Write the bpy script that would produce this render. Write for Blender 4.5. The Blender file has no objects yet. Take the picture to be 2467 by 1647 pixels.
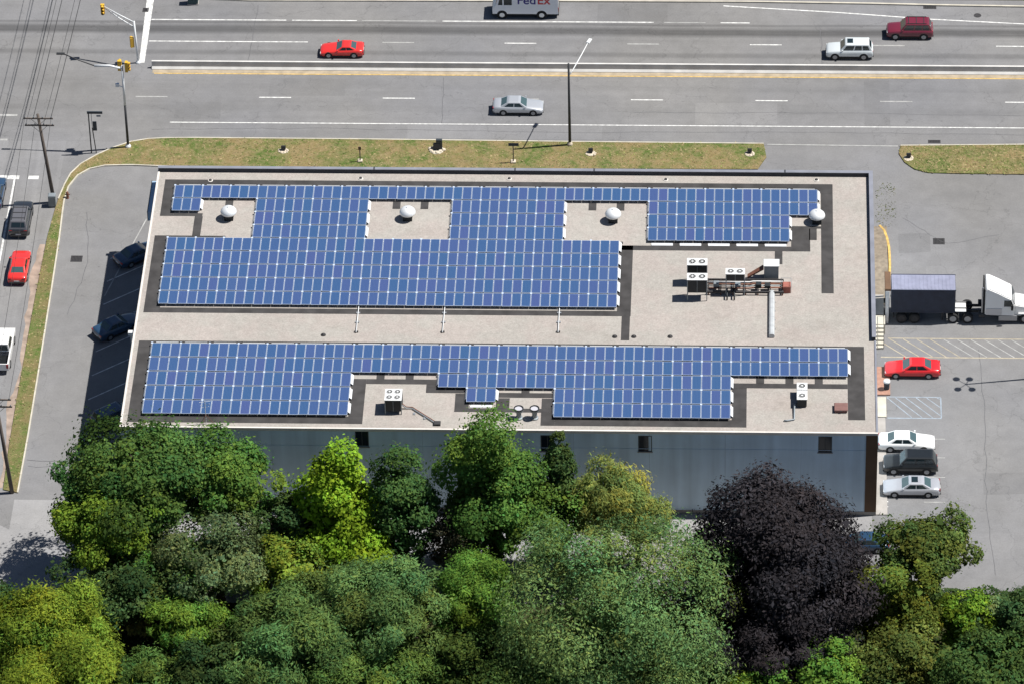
import bpy, bmesh, math, random
import numpy as np
from mathutils import Vector, Matrix
R = math.radians
random.seed(7)
sc = bpy.context.scene
C = sc.collection

# ------------------------------------------------------------------ camera
CAM = np.array([55.61697, -377.22278, 314.67346])
YAW, PITCH, ROLL, FPX = -0.05494484, 0.66378519, 0.02534693, 13284.4384
def cam_axes():
    f = np.array([math.sin(YAW)*math.cos(PITCH), math.cos(YAW)*math.cos(PITCH), -math.sin(PITCH)])
    r = np.array([math.cos(YAW), -math.sin(YAW), 0.0]); d = np.cross(f, r)
    cr, sr = math.cos(ROLL), math.sin(ROLL)
    return cr*r+sr*d, -sr*r+cr*d, f
AX_R, AX_D, AX_F = cam_axes()
cd = bpy.data.cameras.new('camera'); cam = bpy.data.objects.new('camera', cd); C.objects.link(cam)
cd.sensor_fit = 'HORIZONTAL'; cd.sensor_width = 36.0; cd.lens = 36.0*FPX/2467.0
cd.clip_start = 1.0; cd.clip_end = 5000.0
mw = Matrix.Identity(4)
for i in range(3):
    mw[i][0] = AX_R[i]; mw[i][1] = -AX_D[i]; mw[i][2] = -AX_F[i]; mw[i][3] = CAM[i]
cam.matrix_world = mw
sc.camera = cam

# ------------------------------------------------------------------ sky, sun, exposure
SUN = Vector((0.56, 0.085, 1.0)).normalized()          # towards the sun
w = bpy.data.worlds.new('World'); sc.world = w; w.use_nodes = True
nt = w.node_tree; bg = nt.nodes['Background']
sky = nt.nodes.new('ShaderNodeTexSky'); sky.sky_type = 'NISHITA'; sky.sun_disc = False; sky.air_density = .8; sky.dust_density = .5
sky.sun_elevation = math.asin(SUN.z); sky.sun_rotation = math.atan2(SUN.x, SUN.y)
nt.links.new(sky.outputs[0], bg.inputs[0]); bg.inputs[1].default_value = 0.05
ld = bpy.data.lights.new('sun', 'SUN'); ld.energy = 5.0; ld.angle = R(0.5); ld.color = (1.0, 0.965, 0.91)
sun = bpy.data.objects.new('sun', ld); C.objects.link(sun)
sun.rotation_euler = (-SUN).to_track_quat('-Z', 'Y').to_euler(); sun.location = (60, 10, 80)
vs = sc.view_settings; vs.view_transform = 'Standard'; vs.look = 'None'; vs.gamma = 1.0; vs.exposure = 0.55

# ------------------------------------------------------------------ photo pixels -> places (pixel = direction, plane = distance)
S = 0.9522                       # display pixels used for most readings
def ray(u, v):
    a, b = (u-1233.5)/FPX, (v-823.5)/FPX
    return AX_R*a + AX_D*b + AX_F
def at(u, v, z=0.0):             # source pixel on the level z
    d = ray(u, v); t = (z-CAM[2])/d[2]; p = CAM+d*t; return float(p[0]), float(p[1])
def ad(u, v, z=0.0): return at(u/S, v/S, z)
def on_wall(u, v, y=0.0):        # source pixel on the plane y
    d = ray(u, v); t = (y-CAM[1])/d[1]; p = CAM+d*t; return float(p[0]), float(p[2])

# ------------------------------------------------------------------ materials
MATS = {}
def mat(name, col, rough=0.7, metal=0.0, var=0.0, scale=3.0, bump=0.0, bscale=40.0, coat=0.0, spec=0.5, detail=6.0, obj=False, rnd=0.0):
    if name in MATS: return MATS[name]
    m = bpy.data.materials.new(name); m.use_nodes = True; n = m.node_tree.nodes; l = m.node_tree.links
    b = n['Principled BSDF']; b.inputs['Base Color'].default_value = (*col, 1)
    b.inputs['Roughness'].default_value = rough; b.inputs['Metallic'].default_value = metal
    b.inputs['Specular IOR Level'].default_value = spec
    if coat: b.inputs['Coat Weight'].default_value = coat; b.inputs['Coat Roughness'].default_value = 0.06
    src = None
    if var or bump:
        if obj: tc = n.new('ShaderNodeTexCoord'); src = tc.outputs['Object']
        else: g = n.new('ShaderNodeNewGeometry'); src = g.outputs['Position']
    out = None
    if var:
        t = n.new('ShaderNodeTexNoise'); t.inputs['Scale'].default_value = scale; t.inputs['Detail'].default_value = detail
        l.new(src, t.inputs['Vector'])
        mr = n.new('ShaderNodeMapRange'); mr.inputs[1].default_value = 0.3; mr.inputs[2].default_value = 0.7
        mr.inputs[3].default_value = 1-var; mr.inputs[4].default_value = 1+var
        l.new(t.outputs['Fac'], mr.inputs[0])
        mx = n.new('ShaderNodeMix'); mx.data_type = 'RGBA'; mx.blend_type = 'MULTIPLY'; mx.inputs[0].default_value = 1
        mx.inputs[6].default_value = (*col, 1); l.new(mr.outputs[0], mx.inputs[7]); out = mx.outputs[2]
    if rnd:
        oi = n.new('ShaderNodeObjectInfo'); mr = n.new('ShaderNodeMapRange')
        mr.inputs[3].default_value = 1-rnd; mr.inputs[4].default_value = 1+rnd; l.new(oi.outputs['Random'], mr.inputs[0])
        mx = n.new('ShaderNodeMix'); mx.data_type = 'RGBA'; mx.blend_type = 'MULTIPLY'; mx.inputs[0].default_value = 1
        if out: l.new(out, mx.inputs[6])
        else: mx.inputs[6].default_value = (*col, 1)
        l.new(mr.outputs[0], mx.inputs[7]); out = mx.outputs[2]
    if out: l.new(out, b.inputs['Base Color'])
    if bump:
        t = n.new('ShaderNodeTexNoise'); t.inputs['Scale'].default_value = bscale; t.inputs['Detail'].default_value = 4; l.new(src, t.inputs['Vector'])
        bp = n.new('ShaderNodeBump'); bp.inputs['Strength'].default_value = bump; bp.inputs['Distance'].default_value = 0.05
        l.new(t.outputs['Fac'], bp.inputs['Height']); l.new(bp.outputs[0], b.inputs['Normal'])
    MATS[name] = m; return m

class NG:
    """small helper for longer node chains"""
    def __init__(s, name):
        s.m = bpy.data.materials.new(name); s.m.use_nodes = True; s.n = s.m.node_tree.nodes; s.l = s.m.node_tree.links
        s.b = s.n['Principled BSDF']; MATS[name] = s.m
    def pos(s): return s.n.new('ShaderNodeNewGeometry').outputs['Position']
    def sep(s, v): q = s.n.new('ShaderNodeSeparateXYZ'); s.l.new(v, q.inputs[0]); return q.outputs
    def map(s, v, sc): q = s.n.new('ShaderNodeMapping'); q.inputs['Scale'].default_value = sc; s.l.new(v, q.inputs['Vector']); return q.outputs[0]
    def noise(s, v, scale, detail=6, rough=0.55):
        q = s.n.new('ShaderNodeTexNoise'); q.inputs['Scale'].default_value = scale; q.inputs['Detail'].default_value = detail
        q.inputs['Roughness'].default_value = rough; s.l.new(v, q.inputs['Vector']); return q.outputs['Fac']
    def rng(s, v, a, b, c, d):
        q = s.n.new('ShaderNodeMapRange'); s.l.new(v, q.inputs[0])
        for i, k in enumerate((a, b, c, d)): q.inputs[i+1].default_value = k
        return q.outputs[0]
    def math(s, op, a, b=None):
        q = s.n.new('ShaderNodeMath'); q.operation = op
        for i, k in enumerate((a, b)):
            if k is None: continue
            if isinstance(k, (int, float)): q.inputs[i].default_value = k
            else: s.l.new(k, q.inputs[i])
        return q.outputs[0]
    def mix(s, f, a, b, mode='MIX'):
        q = s.n.new('ShaderNodeMix'); q.data_type = 'RGBA'; q.blend_type = mode
        for i, k in ((0, f), (6, a), (7, b)):
            if isinstance(k, (int, float)): q.inputs[i].default_value = k
            elif isinstance(k, tuple): q.inputs[i].default_value = (*k, 1)
            else: s.l.new(k, q.inputs[i])
        return q.outputs[2]
    def bump(s, h, st, dist=0.05):
        q = s.n.new('ShaderNodeBump'); q.inputs['Strength'].default_value = st; q.inputs['Distance'].default_value = dist
        s.l.new(h, q.inputs['Height']); s.l.new(q.outputs[0], s.b.inputs['Normal'])
    def done(s, col, rough=0.85, spec=0.3):
        s.l.new(col, s.b.inputs['Base Color']); s.b.inputs['Roughness'].default_value = rough
        s.b.inputs['Specular IOR Level'].default_value = spec; return s.m

def asphalt(name, base, streak_x=0.0, streak_y=0.0, bands=()):
    g = NG(name); p = g.pos()
    big = g.rng(g.noise(p, 0.07, 5), .3, .7, .88, 1.1)
    mid = g.rng(g.noise(p, 0.6, 7, .7), .3, .7, .90, 1.09)
    fine = g.rng(g.noise(p, 6.0, 4, .85), .25, .75, .86, 1.14)
    f = g.math('MULTIPLY', g.math('MULTIPLY', big, mid), fine)
    if streak_x: f = g.math('MULTIPLY', f, g.rng(g.noise(g.map(p, (.02, 1.1, 1)), 1.0, 5), .3, .7, 1-streak_x, 1+streak_x))
    if streak_y: f = g.math('MULTIPLY', f, g.rng(g.noise(g.map(p, (1.1, .03, 1)), 1.0, 5), .3, .7, 1-streak_y, 1+streak_y))
    if bands:
        xyz = g.sep(p)
        wob = g.math('MULTIPLY', g.math('SUBTRACT', g.noise(g.map(p, (.03, 0, 0)), 1, 3), .5), .9)
        yy = g.math('ADD', xyz[1], wob)
        for y0, hw, dk in bands:
            q = g.math('ABSOLUTE', g.math('SUBTRACT', yy, y0))
            amt = g.rng(q, hw, hw*.35, 0.0, dk)
            amt = g.math('MULTIPLY', amt, g.rng(g.noise(g.map(p, (.06, 2.2, 1)), 1, 4),   .3, .65, .72, 1.0))
            f = g.math('MULTIPLY', f, g.math('SUBTRACT', 1.0, amt))
    # hairline cracks and sealed seams
    v = g.n.new('ShaderNodeTexVoronoi'); v.feature = 'DISTANCE_TO_EDGE'; v.inputs['Scale'].default_value = .11
    dist = g.n.new('ShaderNodeVectorMath'); dist.operation = 'ADD'
    nz = g.n.new('ShaderNodeTexNoise'); nz.inputs['Scale'].default_value = .5; nz.inputs['Detail'].default_value = 6; g.l.new(p, nz.inputs['Vector'])
    sc_ = g.n.new('ShaderNodeVectorMath'); sc_.operation = 'SCALE'; sc_.inputs['Scale'].default_value = 3.5
    g.l.new(nz.outputs['Color'], sc_.inputs[0]); g.l.new(p, dist.inputs[0]); g.l.new(sc_.outputs[0], dist.inputs[1]); g.l.new(dist.outputs[0], v.inputs['Vector'])
    crack = g.rng(v.outputs['Distance'], 0.0, .006, .80, 1.0)
    f = g.math('MULTIPLY', f, crack)
    spot_ = g.rng(g.noise(p, 1.9, 2, .5), .70, .80, 1.0, .72)
    f = g.math('MULTIPLY', f, spot_)
    tint = g.rng(g.noise(p, .05, 3), .35, .65, 0, 1)
    col = g.mix(tint, tuple(c*k for c, k in zip((base,)*3, (1.02, 1.0, .98))), tuple(c*k for c, k in zip((base,)*3, (.98, .985, 1.03))))
    cm = g.n.new('ShaderNodeCombineColor')
    for i in range(3): g.l.new(f, cm.inputs[i])
    col = g.mix(1.0, col, cm.outputs[0], 'MULTIPLY')
    g.bump(g.noise(p, 30, 3), .25, .03)
    return g.done(col, .9, .25)

M_HWY = asphalt('highway_asphalt', .172, streak_x=.05, bands=((74.75, 1.0, .55), (70.75, .55, .26), (65.0, .6, .08), (61.3, .7, .10), (75.95, .3, .32)))
M_SIDE = asphalt('side_street_asphalt', .19, streak_y=.10)
M_LOT = asphalt('lot_asphalt', .178)
M_REAR = asphalt('rear_drive_concrete', .255)

def grass_mat(name, c1, c2, c3):
    g = NG(name); p = g.pos()
    a = g.rng(g.noise(p, .28, 7, .7), .43, .58, 0, 1); b = g.rng(g.noise(p, 2.2, 5, .7), .4, .65, 0, 1)
    col = g.mix(a, c1, c2); col = g.mix(g.math('MULTIPLY', b, .6), col, c3)
    fine = g.rng(g.noise(p, 14, 3, .8), .25, .75, .6, 1.35)
    cm = g.n.new('ShaderNodeCombineColor')
    for i in range(3): g.l.new(fine, cm.inputs[i])
    col = g.mix(1.0, col, cm.outputs[0], 'MULTIPLY'); g.bump(g.noise(p, 20, 4), .8, .06)
    return g.done(col, 1.0, .1)
M_GRASS = grass_mat('dry_lawn', (.200, .155, .070), (.070, .115, .024), (.26, .20, .115))
M_VERGE = grass_mat('worn_verge', (.15, .105, .055), (.085, .11, .032), (.22, .15, .095))
M_DIRT = grass_mat('far_dirt', (.30, .22, .16), (.24, .20, .13), (.33, .25, .2))
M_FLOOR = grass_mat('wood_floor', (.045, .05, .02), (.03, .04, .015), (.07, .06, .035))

def gravel_mat():
    g = NG('roof_gravel'); p = g.pos()
    big = g.rng(g.noise(p, .12, 5), .3, .7, .93, 1.06); mid = g.rng(g.noise(p, 1.3, 6, .7), .3, .7, .93, 1.07); fine = g.math('MULTIPLY', g.rng(g.noise(p, 6, 4, .9), .25, .75, .76, 1.24), g.rng(g.noise(p, 2.3, 3, .8), .3, .7, .93, 1.07))
    f = g.math('MULTIPLY', g.math('MULTIPLY', big, mid), fine)
    cm = g.n.new('ShaderNodeCombineColor')
    for i in range(3): g.l.new(f, cm.inputs[i])
    col = g.mix(g.rng(g.noise(p, .4, 3), .4, .6, 0, 1), (.325, .293, .270), (.315, .297, .272))
    pond = g.rng(g.noise(g.map(p, (.16, .3, 1)), 1, 4, .6), .56, .66, 0, .16)
    col = g.mix(1.0, col, cm.outputs[0], 'MULTIPLY'); col = g.mix(pond, col, (.19, .165, .14)); g.bump(g.noise(p, 25, 3, .8), .5, .04)
    return g.done(col, .95, .2)
M_GRAVEL = gravel_mat()

def panel_glass_mat():
    g = NG('solar_cells'); tc = g.n.new('ShaderNodeTexCoord'); o = tc.outputs['Object']; xyz = g.sep(o)
    oi = g.n.new('ShaderNodeObjectInfo')
    def lines(c, pitch, wd):
        fr = g.math('FRACT', g.math('DIVIDE', g.math('ADD', c, 10*pitch), pitch)); d = g.math('ABSOLUTE', g.math('SUBTRACT', fr, .5))
        return g.rng(d, .5-wd, .5-wd*.5, 0, 1)
    ln = g.math('MAXIMUM', lines(xyz[0], .1317, .05), lines(xyz[1], .1462, .045))
    cell = g.n.new('ShaderNodeTexVoronoi'); cell.inputs['Scale'].default_value = 26
    addv = g.n.new('ShaderNodeVectorMath'); addv.operation = 'ADD'; g.l.new(o, addv.inputs[0]); g.l.new(oi.outputs['Location'], addv.inputs[1]); g.l.new(addv.outputs[0], cell.inputs['Vector'])
    k = g.math('FRACT', g.math('MULTIPLY', oi.outputs['Random'], 7.31))
    base = g.mix(oi.outputs['Random'], (.022, .064, .165), (.046, .058, .178))
    base = g.mix(g.rng(cell.outputs['Color'], 0, 1, 0, .5), base, (.040, .092, .225))
    base = g.mix(g.rng(k, .0, 1, 0, .35), base, (.022, .082, .170))
    col = g.mix(g.math('MULTIPLY', ln, .30), base, (.17, .24, .38))
    g.b.inputs['Coat Weight'].default_value = .35; g.b.inputs['Coat Roughness'].default_value = .08
    return g.done(col, .35, .5)
M_CELL = panel_glass_mat()
M_FRAME = mat('panel_frame', (.50, .58, .70), .42, .15)
M_DEFL = mat('white_deflector', (.60, .62, .64), .5, 0, var=.06, scale=2)
M_RAIL = mat('galvanised', (.34, .36, .38), .5, .6)
M_MAT = mat('rubber_walk_mat', (.050, .048, .048), .95, spec=.2, var=.25, scale=.9, bump=.3)
M_COPE = mat('grey_coping', (.24, .25, .29), .5, .3, var=.12, scale=.8)
M_PARA = mat('parapet_shade_tone', (.030, .033, .042), .8, var=.15, scale=1.2)  # near-black: shade on the parapet's inner faces is put into the colour
M_STOP = mat('gravel_stop', (.60, .57, .53), .6, .1, var=.08, scale=1)
M_WALL = mat('wall_panels', (.54, .665, .775), .85, var=.07, scale=.35, bump=.12, bscale=12)
def wall_mat(m):
    n = m.node_tree.nodes; l = m.node_tree.links; b = n['Principled BSDF']; src = b.inputs['Base Color'].links[0].from_socket
    g = n.new('ShaderNodeNewGeometry'); mp = n.new('ShaderNodeMapping'); mp.inputs['Scale'].default_value = (1.1, 1, .06); l.new(g.outputs['Position'], mp.inputs['Vector'])
    t = n.new('ShaderNodeTexNoise'); t.inputs['Scale'].default_value = 1.0; t.inputs['Detail'].default_value = 5; l.new(mp.outputs[0], t.inputs['Vector'])
    mr = n.new('ShaderNodeMapRange'); mr.inputs[1].default_value = .35; mr.inputs[2].default_value = .7; mr.inputs[3].default_value = 1.06; mr.inputs[4].default_value = .84; l.new(t.outputs['Fac'], mr.inputs[0])
    mx = n.new('ShaderNodeMix'); mx.data_type = 'RGBA'; mx.blend_type = 'MULTIPLY'; mx.inputs[0].default_value = 1; l.new(src, mx.inputs[6]); l.new(mr.outputs[0], mx.inputs[7]); l.new(mx.outputs[2], b.inputs['Base Color'])
wall_mat(M_WALL)
M_JOINT = mat('wall_core', (.30, .36, .42), .95)
M_BROWN = mat('brown_cladding', (.11, .060, .032), .8, var=.15, scale=.6)
M_FOUND = mat('foundation', (.30, .28, .26), .9, var=.12, scale=.9)
M_WIN = mat('dark_window_glass', (.012, .02, .028), .12, 0, spec=.6)
M_WFRAME = mat('dark_window_frame', (.03, .04, .05), .5, .2)
M_KERB = mat('kerb_concrete', (.45, .42, .35), .9, var=.16, scale=.9)
M_BARR = mat('barrier_concrete', (.52, .51, .49), .9, var=.14, scale=.8)
M_WPAINT = mat('white_road_paint', (.54, .54, .525), .8, var=.34, scale=2.6)
M_FADED = mat('faded_white_paint', (.31, .31, .30), .85, var=.25, scale=1.6)
M_YPAINT = mat('yellow_road_paint', (.47, .31, .09), .8, var=.34, scale=2.6)
M_YFADE = mat('faded_yellow_paint', (.33, .29, .215), .85, var=.25, scale=1.8)
M_BPAINT = mat('pale_blue_paint', (.245, .285, .33), .85, var=.22, scale=1.8)
M_TAN = mat('road_grit', (.32, .265, .19), .95, var=.2, scale=1.2)
M_BRICK = mat('red_brick_paving', (.30, .165, .12), .9, var=.15, scale=3)
M_BLACK = mat('black_rubber', (.012, .012, .013), .85)
M_IRON = mat('cast_iron', (.045, .043, .045), .7, .4, var=.2, scale=4)
M_CHROME = mat('alloy', (.34, .35, .37), .35, .7)
M_GLASS = mat('car_glass', (.012, .022, .026), .06, 0, spec=.7)
M_TGLASS = mat('tinted_car_glass', (.05, .085, .09), .07, 0, spec=.8)
M_RED = mat('tail_lamp', (.28, .012, .012), .25, 0, coat=.5)
M_LAMP = mat('head_lamp', (.6, .62, .64), .15, .1, coat=.5)
M_POLE = mat('weathered_pole_wood', (.10, .082, .07), .95, var=.25, scale=2)
M_STEEL = mat('pole_steel', (.68, .70, .71), .45, .05)
M_DSTEEL = mat('dark_pole_steel', (.04, .042, .045), .55, .4)
M_SIGY = mat('signal_yellow', (.62, .36, .03), .5)
M_WIRE = mat('wire_black', (.02, .02, .022), .6)
M_UNIT = mat('hvac_white', (.64, .65, .65), .5, .1, var=.08, scale=2)
M_UGREY = mat('hvac_grey', (.22, .25, .27), .55, .3, var=.08, scale=2)
M_COIL = mat('condenser_coil', (.02, .024, .028), .6, .3)
M_DOME = mat('spun_aluminium', (.74, .76, .77), .42, .3)
M_RUST = mat('rusty_steel', (.16, .065, .04), .85, .1, var=.3, scale=4)
M_BHATCH = mat('brown_hatch', (.165, .085, .075), .8, var=.12, scale=3)
M_DSIGN = mat('dark_sign', (.025, .035, .045), .6)
M_STONE = mat('pale_stone', (.48, .42, .33), .95, var=.25, scale=5)
M_BLUEAWN = mat('blue_awning', (.30, .42, .55), .5, .1)

# ------------------------------------------------------------------ mesh helpers
class MB:
    def __init__(s): s.v = []; s.f = []; s.mi = []
    def quad(s, pts, m=0):
        k = len(s.v); s.v += [tuple(p) for p in pts]; s.f.append(tuple(range(k, k+len(pts)))); s.mi.append(m); return s
    def box(s, x0, x1, y0, y1, z0, z1, m=0, bev=0.0, top=None):
        k = len(s.v)
        t = bev
        if t:
            s.v += [(x0, y0, z0), (x1, y0, z0), (x1, y1, z0), (x0, y1, z0), (x0, y0, z1-t), (x1, y0, z1-t), (x1, y1, z1-t), (x0, y1, z1-t),
                    (x0+t, y0+t, z1), (x1-t, y0+t, z1), (x1-t, y1-t, z1), (x0+t, y1-t, z1)]
            fs = [(0, 3, 2, 1), (0, 1, 5, 4), (1, 2, 6, 5), (2, 3, 7, 6), (3, 0, 4, 7), (4, 5, 9, 8), (5, 6, 10, 9), (6, 7, 11, 10), (7, 4, 8, 11), (8, 9, 10, 11)]
        else:
            s.v += [(x0, y0, z0), (x1, y0, z0), (x1, y1, z0), (x0, y1, z0), (x0, y0, z1), (x1, y0, z1), (x1, y1, z1), (x0, y1, z1)]
            fs = [(0, 3, 2, 1), (0, 1, 5, 4), (1, 2, 6, 5), (2, 3, 7, 6), (3, 0, 4, 7), (4, 5, 6, 7)]
        for i, q in enumerate(fs):
            s.f.append(tuple(a+k for a in q)); s.mi.append(top if (top is not None and i == len(fs)-1) else m)
        return s
    def prism(s, poly, z0, z1, m=0, bottom=True):
        k = len(s.v); n = len(poly)
        ar = sum(poly[i][0]*poly[(i+1) % n][1]-poly[(i+1) % n][0]*poly[i][1] for i in range(n))
        if ar < 0: poly = poly[::-1]
        s.v += [(p[0], p[1], z0) for p in poly]+[(p[0], p[1], z1) for p in poly]
        s.f.append(tuple(range(k+n, k+2*n))); s.mi.append(m)
        if bottom: s.f.append(tuple(range(k+n-1, k-1, -1))); s.mi.append(m)
        for i in range(n):
            j = (i+1) % n; s.f.append((k+i, k+j, k+n+j, k+n+i)); s.mi.append(m)
        return s
    def tube(s, path, rad, n=8, m=0, caps=True):
        P = [Vector(p) for p in path]; rs = rad if isinstance(rad, (list, tuple)) else [rad]*len(P)
        k = len(s.v); prev = None
        for i, p in enumerate(P):
            d = (P[min(i+1, len(P)-1)]-P[max(i-1, 0)]).normalized()
            if prev is None:
                a = d.orthogonal().normalized()
            else:
                a = (prev-d*prev.dot(d)); a = a.normalized() if a.length > 1e-6 else d.orthogonal().normalized()
            prev = a; b = d.cross(a)
            for j in range(n):
                t = 2*math.pi*j/n; s.v.append(tuple(p+(a*math.cos(t)+b*math.sin(t))*rs[i]))
        for i in range(len(P)-1):
            for j in range(n):
                q = (j+1) % n; s.f.append((k+i*n+j, k+i*n+q, k+(i+1)*n+q, k+(i+1)*n+j)); s.mi.append(m)
        if caps:
            s.f.append(tuple(k+j for j in range(n-1, -1, -1))); s.mi.append(m)
            s.f.append(tuple(k+(len(P)-1)*n+j for j in range(n))); s.mi.append(m)
        return s
    def lathe(s, prof, n=20, c=(0, 0), m=0):
        k = len(s.v)
        for r, z in prof:
            for j in range(n):
                t = 2*math.pi*j/n; s.v.append((c[0]+r*math.cos(t), c[1]+r*math.sin(t), z))
        for i in range(len(prof)-1):
            for j in range(n):
                q = (j+1) % n; s.f.append((k+i*n+j, k+i*n+q, k+(i+1)*n+q, k+(i+1)*n+j)); s.mi.append(m)
        s.f.append(tuple(k+j for j in range(n-1, -1, -1))); s.mi.append(m)
        s.f.append(tuple(k+(len(prof)-1)*n+j for j in range(n))); s.mi.append(m)
        return s
    def slab(s, pts, th, m=0):          # planar polygon thickened along its normal (outward)
        P = [Vector(p) for p in pts]; nrm = (P[1]-P[0]).cross(P[2]-P[0]).normalized(); n = len(P); k = len(s.v)
        s.v += [tuple(p) for p in P]+[tuple(p+nrm*th) for p in P]
        s.f.append(tuple(range(k+n, k+2*n))); s.mi.append(m)
        s.f.append(tuple(range(k+n-1, k-1, -1))); s.mi.append(m)
        for i in range(n):
            j = (i+1) % n; s.f.append((k+i, k+j, k+n+j, k+n+i)); s.mi.append(m)
        return s
    def mesh(s, name, mats, smooth=False, fix=False):
        me = bpy.data.meshes.new(name); me.from_pydata(s.v, [], s.f)
        for m in (mats if isinstance(mats, (list, tuple)) else [mats]): me.materials.append(m)
        if any(s.mi): me.polygons.foreach_set('material_index', s.mi)
        if fix:
            bm = bmesh.new(); bm.from_mesh(me); bmesh.ops.recalc_face_normals(bm, faces=bm.faces); bm.to_mesh(me); bm.free()
        if smooth: me.shade_smooth()
        me.update(); return me
    def build(s, name, mats, parent=None, loc=None, smooth=False, fix=False):
        return place(name, s.mesh(name, mats, smooth, fix), parent, loc)
def place(name, me, parent=None, loc=None, rz=0.0):
    o = bpy.data.objects.new(name, me); C.objects.link(o)
    if parent is not None: o.parent = parent
    if loc is not None: o.location = loc
    if rz: o.rotation_euler.z = rz
    return o
def tag(o, label, cat, group=None):
    o['label'] = label; o['category'] = cat
    if group: o['group'] = group
    return o
def thing(name, label, cat, loc=(0, 0, 0), rz=0.0, group=None):
    o = bpy.data.objects.new(name, None); C.objects.link(o); o.location = loc; o.rotation_euler.z = rz; o.empty_display_size = .3
    return tag(o, label, cat, group)
def struct(o): o['kind'] = 'structure'; return o

# ------------------------------------------------------------------ the setting
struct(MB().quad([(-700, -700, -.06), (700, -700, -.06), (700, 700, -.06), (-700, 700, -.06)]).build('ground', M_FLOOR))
lot = struct(MB().quad([(-11.2, -13, 0), (140, -11.6, 0), (140, 57, 0), (-11.2, 57, 0)]).build('parking_lot', M_LOT))
struct(MB().quad([(-10.2, -6.6, .004), (66.5, -6.6, .004), (66.5, 1, .004), (-10.2, 1, .004)]).build('rear_drive', M_REAR))
hwy = struct(MB().quad([(-160, 55.6, .008), (240, 55.6, .008), (240, 80.6, .008), (-160, 80.6, .008)]).build('highway', M_HWY))
street = struct(MB().quad([(-30, -160, .004), (-11.15, -160, .004), (-11.15, 57, .004), (-30, 57, .004)]).build('side_street', M_SIDE))
struct(MB().quad([(-30, 80.4, .004), (-6, 80.4, .004), (-6, 200, .004), (-30, 200, .004)]).build('side_street', M_SIDE))
struct(MB().quad([(-11.2, -2.5, .0025), (-3, -8, .0025), (-3, -12.9, .0025), (-11.2, -12.9, .0025)]).build('driveway', M_REAR))
struct(MB().box(-6, 240, 80.9, 200, -.03, .10).build('far_verge', M_DIRT))

def ribbon(path, wd, z0, z1, closed=False):
    P = [Vector((p[0], p[1])) for p in path]; n = len(P); L = []; Rr = []
    for i in range(n):
        a = P[i-1] if (closed or i > 0) else P[i]; b = P[(i+1) % n] if (closed or i < n-1) else P[i]
        d1 = (P[i]-a).normalized() if (P[i]-a).length > 1e-6 else None; d2 = (b-P[i]).normalized() if (b-P[i]).length > 1e-6 else None
        d1 = d1 or d2; d2 = d2 or d1; t = (d1+d2).normalized(); nn = Vector((-t.y, t.x)); k = 1/max(.5, nn.dot(Vector((-d1.y, d1.x))))
        L.append(P[i]+nn*wd*.5*k); Rr.append(P[i]-nn*wd*.5*k)
    m = MB()
    for i in range(n if closed else n-1):
        j = (i+1) % n
        a, b, c, d = Rr[i], Rr[j], L[j], L[i]
        m.quad([(*a, z1), (*b, z1), (*c, z1), (*d, z1)]); m.quad([(*a, z0), (*b, z0), (*b, z1), (*a, z1)]); m.quad([(*c, z0), (*d, z0), (*d, z1), (*c, z1)])
    if not closed:
        m.quad([(*L[0], z0), (*Rr[0], z0), (*Rr[0], z1), (*L[0], z1)]); m.quad([(*Rr[-1], z0), (*L[-1], z0), (*L[-1], z1), (*Rr[-1], z1)])
    return m
def island(name, outline, mt, kerbs, kerbw=.13):
    struct(MB().prism(outline, -.02, .10).build(name, mt))
    for line in kerbs: struct(ribbon(line, kerbw, -.02, .125).build('kerb', M_KERB))
outer = [(1752, 331.5), (1300, 327), (800, 321), (450, 318), (380, 318.5), (340, 320.5), (300, 327), (255, 342), (220, 358), (185, 378), (162, 400), (148, 425), (134, 458), (124, 490)]
inner = [(143, 490), (147, 462), (157, 430), (178, 404), (205, 389), (240, 381.5), (300, 380), (400, 384), (1000, 388), (1738, 390), (1758, 362)]
oo = [ad(*q) for q in outer]; ii = [ad(*q) for q in inner]
strip_o = [(-11.35, 40), (-11.5, 30), (-11.55, 15), (-11.5, 8), (-11.35, 2.3)]; strip_i = [(-10.0, 1.9), (-9.95, 10), (-10.0, 20), (-10.1, 32), (-10.2, 40)]
M_STRIP = grass_mat('strip_grass', (.165, .135, .060), (.075, .125, .028), (.20, .165, .085))
island('grass_island', oo+[strip_o[0]]+[strip_i[-1]]+ii, M_GRASS, [oo[:-1], strip_i+ii[:8]])
island('grass_strip', strip_o+strip_i, M_STRIP, [])
ri = [(2066, 336), (2180, 335), (2360, 333.5)]; rb = [(2360, 402), (2180, 399.5), (2130, 398), (2098, 390), (2075, 374), (2062, 354)]
rr_ = [ad(*q) for q in ri]; rq = [ad(*q) for q in rb]
island('grass_island', rr_+[(140, rr_[-1][1]), (140, rq[0][1])]+rq, M_GRASS, [rr_+[(140, rr_[-1][1])]])
# front kerb line between the islands (flush) and the far kerb
a, b = ad(1760, 332), ad(2060, 336)
struct(ribbon([a, b], .14, .0, .016).build('kerb', M_FADED))
far_k = [at(505, -1), at(600, 3), at(1350, 4.5), at(1820, 6.5), at(2100, 11), at(2250, 14.5), at(2467, 18)]
struct(ribbon([(x, y) for x, y in far_k]+[(240, far_k[-1][1]-2)], .2, .0, .15).build('kerb', M_KERB))

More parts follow.
